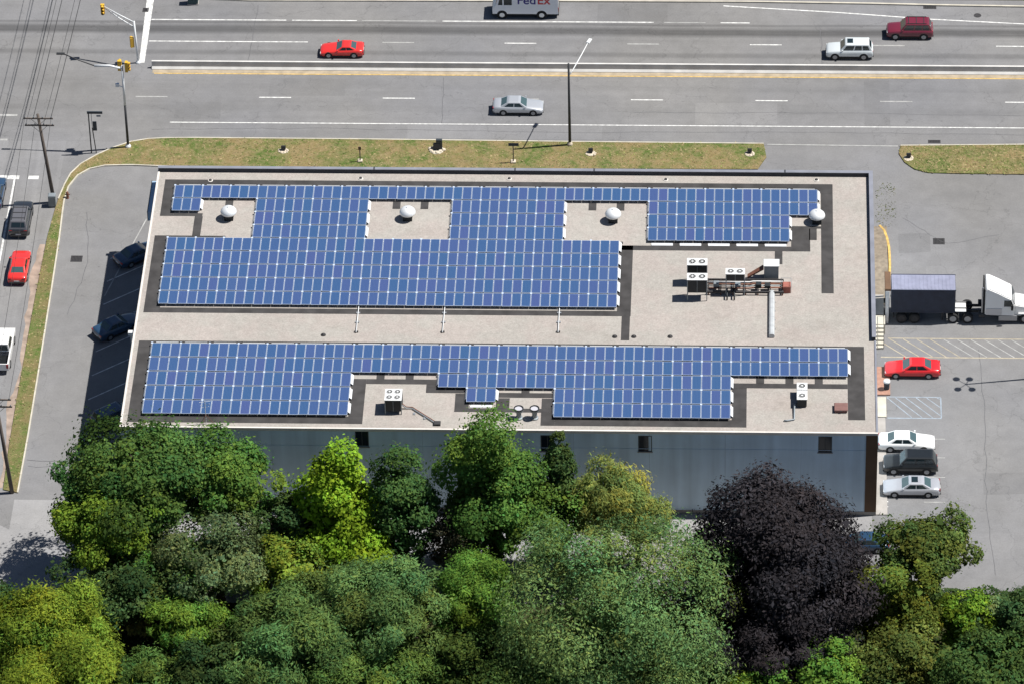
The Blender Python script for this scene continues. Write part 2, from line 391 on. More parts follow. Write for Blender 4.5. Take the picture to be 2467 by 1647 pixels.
rv_ = random.Random(4); vy_ = [2.6+k*1.25 for k in range(30)]
vp = [(-11.45, y_) for y_ in vy_]+[(-12.05+rv_.uniform(-.25, .3)+.25*math.sin(y_*.35), y_) for y_ in vy_[::-1]]
struct(MB().quad([(a_, b_, .0105) for a_, b_ in vp]).build('dirt_verge', mat('pinkish_dirt', (.27, .21, .17), .95, var=.3, scale=1.1)))
def inside(poly, P):
    r_ = np.zeros(len(P), bool); n_ = len(poly)
    for i in range(n_):
        (x1, y1), (x2, y2) = poly[i], poly[(i+1) % n_]
        c_ = ((y1 > P[:, 1]) != (y2 > P[:, 1])) & (P[:, 0] < (x2-x1)*(P[:, 1]-y1)/((y2-y1) if abs(y2-y1) > 1e-9 else 1e-9)+x1); r_ ^= c_
    return r_
M_TUFT = mat('grass_blades', (.155, .165, .050), .9, var=.45, scale=.45); M_STRAW = mat('straw_blades', (.26, .205, .10), .9, var=.3, scale=.6)
def tufts(poly, n_, seed, label):
    rng = np.random.default_rng(seed); a_ = np.array(poly); lo, hi = a_.min(0), a_.max(0); hi = np.minimum(hi, (90, 90))
    P = rng.uniform(lo, hi, (n_*4, 2)); P = P[inside(poly, P)][:n_]; n_ = len(P); m = MB()
    for i, (x, y) in enumerate(P):
        h = rng.uniform(.02, .07); a = rng.uniform(0, 6.28); w_ = rng.uniform(.05, .14); dx, dy = math.cos(a)*w_, math.sin(a)*w_; lx_, ly_ = rng.normal(0, .13, 2)
        m.quad([(x-dx, y-dy, .095), (x+dx, y+dy, .095), (x+lx_, y+ly_, .1+h)], 0 if rng.random() < .55 else 1)
    o = m.build('grass_tufts', [M_TUFT, M_STRAW]); o['kind'] = 'stuff'; o['label'] = label; o['category'] = 'grass'
tufts(oo+strip_o+strip_i+ii, 15000, 1, 'patchy short grass on the front lawn and its long left strip'); tufts(rr_+[(90, rr_[-1][1]), (90, rq[0][1])]+rq, 4000, 2, 'patchy short grass on the right island')
def patch(x0, x1, y0, y1, z, mt, par, rot=0):
    MB().quad([(x0, y0, z), (x1, y0+rot, z), (x1, y1+rot, z), (x0, y1, z)]).build('asphalt_patch', mt, par)
M_PD = asphalt('patch_dark', .156); M_PL = asphalt('patch_light', .188)
for a_ in ((8, 15.5, 63.4, 66.3, M_PD), (50, 58, 59.1, 62.6, M_PL), (66.5, 69, 58.9, 66.6, M_PD), (-1, 3.5, 59.4, 62.2, M_PD), (22, 41, 56.4, 58.6, M_PL), (40, 47, 76.6, 79.6, M_PD)): patch(*a_[:4], .0095, a_[4], hwy)
for a_ in ((-9.2, -6.4, 21, 24.5, M_PL), (72, 77, 33, 36.5, M_PL), (76.5, 81, 3, 6, M_PD), (69.5, 72.5, 38.5, 41.5, M_PD), (73.5, 79, -6, -2.5, M_PL)): patch(*a_[:4], .0035, a_[4], lot, .25)
M_TAR = mat('tar_seal', (.085, .085, .09), .7, var=.3, scale=2)
def crack_line(pts, par, z, wd=.07, seed=0):
    rng = random.Random(seed); P = []
    for (x0, y0), (x1, y1) in zip(pts[:-1], pts[1:]):
        for k in range(8): t_ = k/8; P.append((x0+(x1-x0)*t_+rng.uniform(-.12, .12), y0+(y1-y0)*t_+rng.uniform(-.12, .12)))
    P.append(pts[-1]); ribbon(P, wd, z-.003, z).build('crack_seal', M_TAR, par)
ya_ = ad(150, 1056)[1]; crack_line([(-9.6, ya_), (-1, ya_-.2)], lot, .0052, .08, 1); crack_line([(-9.6, ya_-.9), (-1, ya_-.7)], lot, .0052, .06, 2)
for i, pts in enumerate(([(76.6, 24), (76.9, 14), (76.7, 2), (77.2, -8)], [(70, 44), (74, 40), (79, 41.5)], [(-8, 44), (-7, 36), (-8.2, 28)], [(72, 28.5), (83, 30)])): crack_line(pts, lot, .0052, .05, 10+i)
for i, pts in enumerate(([(-3, 57.6), (14, 57.9), (35, 57.5), (60, 57.8), (84, 57.6)], [(25.4, 59), (25.1, 66.6)], [(62.5, 69), (62.2, 76)], [(5.5, 69.2), (5.8, 79)], [(44, 60.9), (60, 61.1), (84, 60.8)])): crack_line(pts, hwy, .0114, .05, 30+i)
# paint on the highway
def hmark(x0, x1, y, wd, mt, name='lane_line', z=.012):
    o = MB().quad([(x0, y-wd/2, z), (x1, y-wd/2, z), (x1, y+wd/2, z), (x0, y+wd/2, z)]).build(name, mt, hwy); return o
def lineY(v, u=1500): return ad(u, v)[1]
Y1, Y2, YU, YYL, YE = 63.065, 72.59, 76.37, 67.03, 58.79
dash = MB().quad([(0, -.075, .012), (3.15, -.075, .012), (3.15, .075, .012), (0, .075, .012)]).mesh('lane_dash', M_WPAINT)
dash_f = MB().quad([(0, -.075, .012), (3.15, -.075, .012), (3.15, .075, .012), (0, .075, .012)]).mesh('lane_dash', M_FADED)
for k in range(-1, 9):
    if k >= 0: place('lane_dash', dash if k % 3 else dash_f, hwy, (-5.08+12.19*k, Y1, 0))
for k in range(0, 6): place('lane_dash', dash if k % 2 else dash_f, hwy, (18.71+12.19*k, Y2, 0))
hmark(at(359, 97)[0], at(742, 101)[0], Y2, .14, M_WPAINT)
hmark(at(365, 47)[0], at(690, 48)[0], YU, .15, M_WPAINT); hmark(at(704, 48)[0], at(860, 50)[0], YU, .14, M_WPAINT)
hmark(at(872, 50)[0], at(1050, 51)[0], YU, .12, M_FADED); hmark(at(1066, 51)[0], at(1575, 55)[0], YU, .15, M_WPAINT)
hmark(at(1600, 55)[0], at(1700, 56)[0], YU, .10, M_FADED); hmark(at(1736, 57)[0], at(1806, 58)[0], YU, .14, M_WPAINT)
hmark(-3.6, 200, YYL, .14, M_YPAINT); hmark(at(405, 322)[0], 200, YE, .13, M_WPAINT)
hmark(-3.8, 200, YYL+.42, .72, M_TAN, 'road_grit', .0105)
p0, p1 = at(1743, 15), at(2467, 58.5)
struct_line = ribbon([p0, at(2020, 31), at(2240, 47), p1, (p1[0]+30, p1[1]-1.2)], .15, .009, .013).build('lane_line', M_WPAINT, hwy)
# stop bar of the far carriageway
q = [at(354, -2), at(371, -2), at(348, 152), at(335, 152)]
MB().quad([(x, y, .013) for x, y in q[::-1]]).build('stop_bar', M_WPAINT, hwy)
# side street paint
def smark(pts, mt, name='lane_line'): return MB().quad([(x, y, .012) for x, y in pts]).build(name, mt, street)
def box_mark(x0, x1, y0, y1, mt, name): return smark([(x0, y0), (x1, y0), (x1, y1), (x0, y1)], mt, name)
sx = at(20, 560)[0]
box_mark(-15.6, -15.42, 10, at(36, 432)[1], M_WPAINT, 'lane_line')
yb = at(40, 428)[1]
box_mark(-21, -15.1, yb-.3, yb+.3, M_WPAINT, 'stop_bar'); box_mark(-14.2, -13.2, yb-.28, yb+.28, M_WPAINT, 'stop_bar')
yb = at(10, 337)[1]; box_mark(-19, at(18, 337)[0], yb-.15, yb+.15, M_FADED, 'crossing_line')
yb = at(20, 278)[1]; box_mark(-20, at(42, 278)[0], yb-.15, yb+.15, M_FADED, 'crossing_line')

# jersey barrier
prof = [(-.36, 0), (-.36, .05), (-.14, .26), (-.10, .82), (.10, .82), (.14, .26), (.36, .05), (.36, 0)]
def barrier(x0, x1, yc, name, label):
    m = MB(); n = len(prof); m.v = [(x0, yc+a, b+.01) for a, b in prof]+[(x1, yc+a, b+.01) for a, b in prof]
    for i in range(n-1): m.f.append((i, n+i, n+i+1, i+1)); m.mi.append(0)
    m.f.append(tuple(range(n))); m.f.append(tuple(range(2*n-1, n-1, -1))); m.mi += [0, 0]
    return tag(m.build(name, M_BARR, fix=True), label, 'barrier')
barrier(-3.9, 200, 68.02, 'median_barrier', 'long pale concrete barrier between the two carriageways')

# ------------------------------------------------------------------ the building
W, D, H = 66.81, 38.27, 9.30
bld = thing('warehouse_building', 'big flat gravel-roofed warehouse with pale walls behind the trees', 'building')
MB().box(.06, W-.06, .06, D-.06, -.05, H-.25).build('wall_core', M_JOINT, bld)
# tilt-up wall panels with open joints on all four sides
win_px = [(872, 1056), (1319, 1066.5), (1554, 1067.5), (1988, 1069.5)]
NP = 10; pw = W/NP; gap = .02
wins = []
for u, v in win_px:
    x, z = on_wall(u, v); wins.append((x, z))
for k in range(NP):
    x0, x1 = k*pw+gap/2, (k+1)*pw-gap/2
    if k == 0: x0 = .0
    if k == NP-1: x1 = W
    here = [wz for wz in wins if x0 < wz[0] < x1]
    m = MB(); z0, z1 = .42, H-.16
    if here:
        xc, zc = here[0]; a, b, c, d = xc-.60, xc+.60, zc-.90, zc+.90
        a = max(a, x0+.05); b = min(b, x1-.05)
        for (p, q_, r_, s_) in ((x0, a, z0, z1), (b, x1, z0, z1), (a, b, z0, c), (a, b, d, z1)): m.box(p, q_, 0, .06, r_, s_)
    else: m.box(x0, x1, 0, .06, z0, z1)
    m.build('wall_panel', M_WALL, bld)
    MB().box(x0, x1, D-.06, D, .42, H-.16).build('wall_panel', M_WALL, bld)
for k in range(6):
    y0, y1 = .07+k*(D-.14)/6+.015, .07+(k+1)*(D-.14)/6-.015
    MB().box(0, .058, y0, y1, .42, H-.16).build('wall_panel', M_WALL, bld)
    MB().box(W-.058, W, y0, y1, .42, H-.16).build('wall_panel', M_WALL, bld)
MB().box(-.04, W+.04, -.04, D+.04, -.05, .42).build('foundation', M_FOUND, bld)
MB().box(-.012, W+.012, -.02, .0, H-1.93, H-1.90).build('wall_band', M_WALL, bld)
for xc, zc in wins:
    o = MB().box(xc-.60, xc+.60, .03, .055, zc-.90, zc+.90).build('window', M_WIN, bld)
    f = MB()
    for (a, b, c, d) in ((-.60, -.52, -.9, .9), (.52, .60, -.9, .9), (-.52, .52, -.9, -.82), (-.52, .52, .82, .9), (-.03, .03, -.82, .82)): f.box(xc+a, xc+b, .0-.012, .028, zc+c, zc+d)
    f.build('window_frame', M_WFRAME, o)
    MB().box(xc-.68, xc+.68, -.07, .0, zc-.99, zc-.905).build('window_sill', M_FOUND, o)
MB().box(W-.98, W+.05, -.055, -.003, .42, H-.17).build('corner_cladding', M_BROWN, bld)
roof = MB().box(.0, W, .0, D, H-.16, H).build('roof', M_GRAVEL, bld)
# metal edging on the near and left eaves
MB().box(-.05, W+.05, -.05, .13, H-.22, H+.07).build('roof_edging', M_STOP, roof)
MB().box(-.05, .13, .135, D-.005, H-.22, H+.07).build('roof_edging', M_STOP, roof)
YP = 13.2
pf = MB().box(.0, W, D-.30, D-.0, H-.17, H+.42).build('parapet', M_PARA, bld)
MB().box(-.03, W+.04, D-.34, D+.05, H+.42, H+.47).build('coping', M_COPE, pf)
pr = MB().box(W-.30, W-.002, YP, D-.302, H-.17, H+.42).build('parapet', M_PARA, bld)
MB().box(W-.34, W+.04, YP-.03, D-.345, H+.42, H+.468).build('coping', M_COPE, pr)
MB().box(W-.12, W+.05, .14, YP-.035, H-.2, H+.075).build('roof_edging', M_COPE, roof)
for x in (33.4, 40.8, 58.6, 20.2): MB().box(x, x+.14, D-.36, D+.06, H+.471, H+.49).build('coping_joint', M_PARA, pf)
# rubber mats round the solar arrays
def mats_(rects, m=None):
    for x0, x1, y0, y1 in rects: MB().box(x0, x1, y0, y1, H+.0, H+.012).build('walk_mat', M_MAT, roof)
X0, G = 1.82, 2.603
def gx(k): return X0+G*k
RU = 35.55; RP = 2.02                       # upper array rows
RL = 11.72; RPL = 2.03                      # lower array rows
mats_([(.75, 63.1, 35.3, 36.75), (.75, 2.0, 31.05, 35.29), (2.01, 4.7, 31.05, 31.5), (4.0, 4.75, 28.05, 31.04), (.55, 7.1, 27.3, 28.04),
       (.55, 2.0, 17.2, 27.29), (.55, 44.75, 16.45, 17.19), (43.5, 44.75, 17.2, 27.05), (43.95, 44.7, 12.95, 16.44),
       (43.5, 61.0, 26.35, 27.04), (57.75, 58.45, 24.4, 26.34), (62.0, 63.1, 20.1, 35.29), (61.0-1.75, 60.99, 27.05, 30.2), (61.0, 61.99, 30.6-.75, 30.2), (60.0, 60.75, 27.3+0, 27.31),
       (60.9, 61.6, 28.1, 29.84)])
for k in (18, 19, 20, 21): mats_([(gx(k)-.32, gx(k)+.32, 27.05, 27.6)])
for k0, k1 in ((3, 3), (7, 7), (10, 10), (14, 14), (17, 17)): pass
for a, b in ((4.45, 9.6), (20.05, 27.85), (38.25, 46.1)):
    for x in (a+2.6, a+5.2):
        if x < b-.5: mats_([(x-.36, x+.36, 32.4, 33.6), (x-.36, x+.36, 27.25, 27.62)] if a > 10 else [(x-.36-.0, x+.36, 32.4, 33.6)])
# lower
mats_([(.55, 65.75, 11.4, 12.35), (.55, 2.0, .72, 11.39), (2.01, 21.4, .72, 1.75), (20.1, 21.4, 1.76, 7.10), (21.41, 28.0, 6.4, 7.10),
       (26.8, 30.7, 5.2, 6.0), (26.8, 28.0, 6.01, 6.39), (29.45, 30.7, 3.1, 5.14), (29.45, 38.4, 2.55, 3.09), (37.15, 38.4, .72, 2.54), (33.1, 38.4, 4.62, 5.3), (33.1, 34.3, 3.1, 4.54), (37.15, 38.4, 3.1, 4.54),
       (38.41, 55.3, .72, 1.75), (54.0, 55.3, 1.76, 6.27), (54.0, 64.24, 6.28, 6.95), (64.25, 65.75, 1.9, 11.39)])
for k in (8, 9): mats_([(gx(k)-.36, gx(k)+.36, 7.11, 8.0)])
for k in (21, 22, 23): mats_([(gx(k)-.36, gx(k)+.36, 6.96, 8.0)])
mats_([(gx(13)-.36, gx(13)+.36, 5.31, 6.0)])

# ------------------------------------------------------------------ solar arrays
PZ = H+.33; PW, PL = .828, 1.90
pm = MB()
pm.box(-PW/2, PW/2, -PL/2, PL/2, -.045, -.004, 0)
t = .026
pm.quad([(-PW/2, -PL/2, -.004), (PW/2, -PL/2, -.004), (PW/2, -PL/2, .0), (-PW/2, -PL/2, .0)])
for a in ((-PW/2, -PW/2+t, -PL/2, PL/2), (PW/2-t, PW/2, -PL/2, PL/2), (-PW/2+t, PW/2-t, -PL/2, -PL/2+t), (-PW/2+t, PW/2-t, PL/2-t, PL/2)): pm.box(a[0], a[1], a[2], a[3], -.003, .004, 0)
pm.quad([(-PW/2+t, -PL/2+t, .0), (PW/2-t, -PL/2+t, .0), (PW/2-t, PL/2-t, .0), (-PW/2+t, PL/2-t, .0)], 1)
PANEL = pm.mesh('solar_panel', [M_FRAME, M_CELL])
def solar_array(label, rows, top, rp, far_edge=True, low=()):
    root = thing('solar_array', label, 'solar array', (gx(0), top, H), 0, 'rooftop solar arrays')
    clamps = MB(); lx, ly = gx(0), top
    allruns = {}
    for r, runs in rows:
        yt = -r*rp; allruns[r] = runs
        for a, b in runs:
            rack = MB(); x0, x1 = a*G, b*G
            for yy in (yt-.22, yt-rp+.30): rack.box(x0+.02, x1-.05, yy-.03, yy+.03, .2, .283)
            for k in range(a, b+1):
                xx = min(max(k*G, x0+.05), x1-.1)
                for yy in (yt-.22, yt-rp+.30): rack.box(xx-.05, xx+.05, yy-.05, yy+.05, .013, .2)
            rack.build('rack', M_RAIL, root)
            for k in range(a, b):
                for j in range(3):
                    o = place('solar_panel', PANEL, root, (k*G+(j+.5)*G/3, yt-.12-PL/2, .33+random.uniform(-.004, .004)))
                    o.rotation_euler = (R(random.uniform(-.8, .8)), R(random.uniform(-.8, .8)), 0)
                clamps.box(k*G-.09, k*G+.09, yt-.22, yt-.02, .339, .355)
            # white wind deflectors at the run's two ends
            for xx, s in ((x1, 1), (x0, -1)):
                wd = .22 if s > 0 else .13
                for (ya, yb2) in ((yt-.22, yt-rp+.42),):
                    pts = [(xx+s*.01, ya, .33), (xx+s*.01, yb2, .33), (xx+s*wd, yb2, .14), (xx+s*wd, ya, .14)]
                    if s < 0: pts = pts[::-1]
                    MB().slab(pts, .012).build('wind_deflector', M_DEFL, root, fix=True)
            # far edge deflectors where no panel row stands behind
            for k in range(a, b):
                behind = any(q0 <= k < q1 for q0, q1 in allruns.get(r-1, []))
                if not behind and far_edge:
                    MB().slab([(k*G+.34, yt-.06, .33), (k*G+.34, yt+.20, .18), (k*G+G-.24, yt+.20, .18), (k*G+G-.24, yt-.06, .33)][::-1], .012).build('wind_deflector', M_DEFL, root, fix=True)
    for r, k in low:
        y_ = -(r+1)*rp-.42; MB().slab([(k*G+.36, y_, .03), (k*G+G-.28, y_, .03), (k*G+G-.28, y_+.22, .14), (k*G+.36, y_+.22, .14)], .012).build('wind_deflector', M_DEFL, root, fix=True)
    o = clamps.build('clamp_plate', M_FRAME, root); o['kind'] = 'stuff'
    return root
solar_array('notched strip of blue solar panels nearest the highway, framing the white roof fans',
            [(0, [(0, 23)]), (1, [(0, 1), (3, 7), (10, 14), (17, 23)]), (2, [(3, 7), (10, 14), (17, 22)]), (3, [(3, 7), (10, 14), (17, 22)])], RU, RP, low=[(3, k) for k in range(17, 22)])
solar_array('full rectangular block of blue solar panels on the middle of the roof', [(r, [(0, 16)]) for r in range(5)], RU-4*RP, RP, False)
solar_array('long blue solar array nearest the trees with stepped cut-outs', [(0, [(0, 24)]), (1, [(0, 24)]), (2, [(0, 7), (10, 20)]), (3, [(0, 7), (11, 12), (14, 20)]), (4, [(0, 7), (14, 20)])], RL, RPL, low=[(3, 11)])

# ------------------------------------------------------------------ rooftop plant
def fan_grille(m, cx, cy, z, r, mi_ring, mi_dark):
    m.lathe([(r, z), (r, z+.03), (r*.86, z+.035), (r*.86, z+.012)], 18, (cx, cy), mi_ring)
    m.lathe([(r*.84, z+.013), (r*.84, z+.016)], 18, (cx, cy), mi_dark)
    m.lathe([(r*.25, z+.017), (r*.25, z+.05), (.02, z+.06)], 12, (cx, cy), mi_ring)
    for k in range(4):
        t = k*math.pi/4; dx, dy = math.cos(t)*r*.9, math.sin(t)*r*.9; nx, ny = -math.sin(t)*.012, math.cos(t)*.012
        m.quad([(cx-dx-nx, cy-dy-ny, z+.042), (cx+dx-nx, cy+dy-ny, z+.042), (cx+dx+nx, cy+dy+ny, z+.042), (cx-dx+nx, cy-dy+ny, z+.042)], mi_ring)
def condenser(label, u, v, wx, wy, hh, fx, fy, legs=.18, group=None):
    x, y = at(u, v, H)                # centre of the near foot line
    root = thing('condenser_unit', label, 'air conditioner', (x, y+wy/2, H+.0), 0, group)
    MB().box(-wx/2+.03, wx/2-.03, -wy/2+.03, wy/2-.03, legs, hh-.06).build('coil', M_COIL, root)
    fr = MB()
    for sx_ in (-1, 1):
        for sy_ in (-1, 1): fr.box(sx_*wx/2-.04, sx_*wx/2+.04, sy_*wy/2-.04, sy_*wy/2+.04, 0.0, hh-.05)
    fr.box(-.02, .02, -wy/2-.01, -wy/2+.02, legs, hh-.06)
    fr.build('frame', M_UGREY, root)
    MB().box(-wx/2-.05, wx/2+.05, -wy/2-.05, wy/2+.05, hh-.05, hh).build('top_cover', M_UNIT, root)
    for i in range(fx):
        for j in range(fy):
            m = MB(); fan_grille(m, 0, 0, 0, min(wx/fx, wy/fy)*.42, 0, 1)
            m.build('fan', [M_UNIT, M_BLACK], root, (-wx/2+(i+.5)*wx/fx, -wy/2+(j+.5)*wy/fy, hh+.001))
    return root
condenser('tall white-topped condenser farther back of the pair at the rack end', 1679.5, 688, 1.75, .95, 2.35, 2, 1, legs=1.0, group='roof condensers')
condenser('tall two-fan condenser in front of its twin at the rack end', 1679.5, 725, 1.75, .95, 2.4, 2, 1, legs=.9, group='roof condensers')
condenser('low two-fan condenser mid-way along the rusty pipe rack', 1771, 712, 1.65, .8, 2.45, 2, 1, legs=1.65, group='roof condensers')
condenser('four-fan condenser standing in the notch of the lower solar array', 948, 997, 1.42, 1.55, 1.62, 2, 2, legs=.3, group='roof condensers')
# air handler
x, y = at(1858, 677, H)
ah = thing('air_handler', 'tall grey air handling cabinet with white top beside the rack', 'air conditioner', (x, y+.5, H))
MB().box(-.66, .66, -.48, .48, .0, 1.62).build('cabinet', M_UGREY, ah)
MB().box(-.72, .72, -.54, .54, 1.62, 1.72, bev=.03).build('top_cover', M_UNIT, ah)
MB().box(-.66+.08, -.05, -.495, -.481, .25, 1.5).build('access_panel', M_UGREY, ah); MB().box(.05, .58, -.495, -.481, .25, 1.5).build('access_panel', M_UGREY, ah)
m = MB()
for k in range(5): m.box(-.5, .5, -.50, -.482, .05+.04*k, .07+.04*k)
m.build('louvre', M_COIL, ah)
m = MB(); m.slab([(-.70, .3, 1.1), (-2.1, .0, .25), (-2.1, -.45, .25), (-.70, -.3, 1.1)], .14); m.slab([(-2.1, .0, .03), (-2.1, -.45, .03), (-2.1, -.45, .25), (-2.1, .0, .25)], .06)
m.build('sloping_duct', M_RUST, ah, fix=True)
# duct running towards the viewer
xa, ya = at(1860, 708, H); xb, yb = at(1858.5, 814, H)
du = thing('roof_duct', 'long white round-topped duct running from the air handler towards the lower array', 'duct', ((xa+xb)/2, yb, H))
n = 5; L = (ya-yb)
for k in range(n):
    y0, y1 = L*k/n+.01, L*(k+1)/n-.01
    m = MB(); ring = [(-.24, .05), (-.27, .20), (-.21, .36), (-.10, .42), (.10, .42), (.21, .36), (.27, .20), (.24, .05)]
    m.v = [(a, y0, b) for a, b in ring]+[(a, y1, b) for a, b in ring]; q = len(ring)
    for i in range(q): m.f.append((i, (i+1) % q, q+(i+1) % q, q+i)); m.mi.append(0)
    m.f.append(tuple(range(q))); m.f.append(tuple(range(2*q-1, q-1, -1))); m.mi += [0, 0]
    m.build('duct_section', mat('dull_duct', (.44, .46, .47), .5, .2, var=.12, scale=2), du, fix=True)
    MB().box(-.36, .36, y1-.03, y1+.03, .0, .06).build('support', M_RAIL, du)
# pipe rack
x0r, yr0 = at(1704, 711, H); x1r, yr1 = at(1888, 671, H)
pk = thing('pipe_rack', 'rusty steel frame carrying pipes between the rooftop units', 'pipe rack', (x0r, yr0, H))
Lx, Ly = x1r-x0r, 1.9
for yy in (.05, Ly): MB().box(0, Lx, yy-.07, yy+.07, .22, .40).build('beam', M_IRON, pk)
for k in range(7):
    xx = .1+k*(Lx-.2)/6
    MB().box(xx-.05, xx+.05, .12, Ly-.07, .24, .36).build('cross_member', M_IRON, pk)
    MB().box(xx-.06, xx+.06, .0, .12, .0, .22).build('post', M_RUST, pk); MB().box(xx-.06, xx+.06, Ly-.06, Ly+.06, .0, .22).build('post', M_RUST, pk)
for i, (yy, rr, mt) in enumerate(((.45, .07, M_RUST), (.75, .05, M_UGREY), (1.05, .08, M_RUST), (1.4, .06, M_UNIT))):
    MB().tube([(.1, yy, .44+rr*.2), (Lx*.55, yy, .44+rr*.2), (Lx*.6, yy+.12, .44+rr*.2), (Lx-.1, yy+.12, .44+rr*.2)], rr, 8).build('pipe', mt, pk, smooth=True)
for xx, hh in ((.55, .5), (2.5, .35), (4.4, .45), (5.2, .3)): MB().box(xx, xx+.5, .5, 1.0, .41, .41+hh, bev=.03).build('valve_box', M_UGREY if xx < 3 else M_COIL, pk)
MB().tube([(1.8, .3, .45), (1.8, -.7, .45), (1.8, -.75, .05)], .07, 8).build('pipe', M_COIL, pk, smooth=True)
MB().tube([(2.45, .3, .45), (2.45, -.7, .45), (2.45, -.75, .05)], .07, 8).build('pipe', M_COIL, pk, smooth=True)
x, y = at(1895, 707, H)
bx = thing('motor_housing', 'small rust-red box at the right end of the pipe rack', 'machine', (x, y+.4, H))
MB().box(-.36, .36, -.4, .4, .0, .75, bev=.06).build('housing', mat('red_oxide', (.30, .10, .075), .8, var=.2, scale=4), bx)
m = MB()
for yy in (-.3, .5): m.tube([(.4, yy, .0), (.4, yy, 1.05)], .025, 6); m.tube([(-.5, yy, .0), (-.5, yy, 1.05)], .025, 6)
for z in (.55, 1.05): m.tube([(-.5, .5, z), (.4, .5, z)], .022, 6); m.tube([(.4, -.3, z), (.4, .5, z)], .022, 6)
m.build('guard_rail', M_RAIL, bx)
# mushroom fans
for (u, v), lb in (((551, 532), 'white domed roof fan in the leftmost panel-free square'), ((982, 533), 'white domed roof fan in the second panel-free square from the left'),
                   ((1477, 538), 'white domed roof fan in the third panel-free square from the left'), ((1968, 541), 'white domed roof fan at the right end of the upper solar strip')):
    x, y = at(u, v, H); f = thing('roof_fan', lb, 'roof fan', (x, y+.35, H), 0, 'white domed roof fans')
    f.scale = (1.0, 1.0, 1.3); MB().box(-.42, .42, -.42, .42, 0, .34).build('base', M_COIL, f)
    MB().lathe([(.46, .34), (.52, .42), (.50, .56)], 20).build('wind_band', M_COIL, f, smooth=True)
    MB().lathe([(.74, .52), (.76, .60), (.70, .74), (.54, .88), (.30, .97), (.08, 1.0)], 24).build('dome', M_DOME, f, smooth=True)
    MB().lathe([(.10, 1.0), (.10, 1.05), (.03, 1.07)], 10).build('cap', M_DOME, f)
# two flue stacks
for u, lb in ((1250, 'left of the two round flue stacks'), (1288, 'right of the two round flue stacks')):
    x, y = at(u, 1010, H); f = thing('flue_stack', lb+' by the trees', 'vent', (x, y+.2, H))
    MB().lathe([(.34, 0), (.34, .12), (.22, .16), (.22, .75), (.40, .85), (.43, 1.05)], 18).build('stack', M_UGREY, f, smooth=False)
    m = MB(); m.lathe([(.43, 1.05), (.44, 1.16), (.36, 1.17), (.35, 1.06)], 20); m.build('rim', M_COIL, f)
    MB().lathe([(.35, 1.05), (.35, 1.08)], 18).build('throat', mat('pale_lining', (.42, .42, .46), .6), f)
# package unit on the right
x, y = at(1932, 981, H)
pu = thing('package_unit', 'narrow white rooftop unit at the right end of the lower array', 'air conditioner', (x, y+1.1, H))
MB().box(-.42, .42, -1.1, 1.1, .12, .9).build('cabinet', M_COIL, pu); pu.location.y -= .0
MB().box(-.47, .47, -1.15, .15, .9, .97, bev=.02).build('top_cover', M_UNIT, pu); MB().box(-.47, .47, .17, 1.15, .9, 1.05, bev=.02).build('top_cover', M_UNIT, pu)
for yy, z in ((-.62, .971), (.66, 1.051)):
    m = MB(); fan_grille(m, 0, 0, 0, .34, 0, 1); m.build('fan', [M_UNIT, M_BLACK], pu, (0, yy, z))
MB().box(-.36, .36, -1.02, 1.02, 0, .12).build('base', M_IRON, pu)
MB().tube([(-.42, -.9, .3), (-.66, -.95, .25), (-.68, -2.9, .12), (-1.3, -3.05, .1), (-1.55, -3.05, .1), (-1.55, -3.05, -.0)], .075, 8).build('conduit', M_UGREY, pu, smooth=True)
# brown hatch
x, y = at(2026, 994, H)
bh = thing('roof_hatch', 'low brown roof hatch by the right end of the lower array', 'hatch', (x, y+.5, H))
MB().box(-.55, .55, -.5, .5, .0, .26).build('curb', M_BHATCH, bh); MB().box(-.6, .6, -.55, .55, .26, .36, bev=.05).build('lid', M_BHATCH, bh); MB().box(-.1, .1, -.6, -.55, .24, .30).build('handle', M_IRON, bh)
# refrigerant lines from the four fan unit
xa, ya = at(969, 985, H); xb, yb = at(1052, 1022, H)
rl = thing('pipe_run', 'pair of insulated pipes slanting from the four-fan condenser towards the roof edge', 'pipes', (xa, ya, H))
for off in (0, .16): MB().tube([(0, off, .5), (.35, off+.02, .14), (.9, off-.0, .12), (xb-xa, yb-ya+off, .12), (xb-xa+.12, yb-ya+off-.05, .0)], .05, 8).build('pipe', M_RUST if off else M_UGREY, rl, smooth=True)
MB().box(xb-xa-.25, xb-xa+.35, yb-ya-.2, yb-ya+.3, .0, .22, bev=.03).build('pipe_boot', M_IRON, rl)
for t_ in (.35, .65): MB().box((xb-xa)*t_-.1, (xb-xa)*t_+.1, (yb-ya)*t_-.05, (yb-ya)*t_+.25, .0, .075).build('support', M_RAIL, rl)
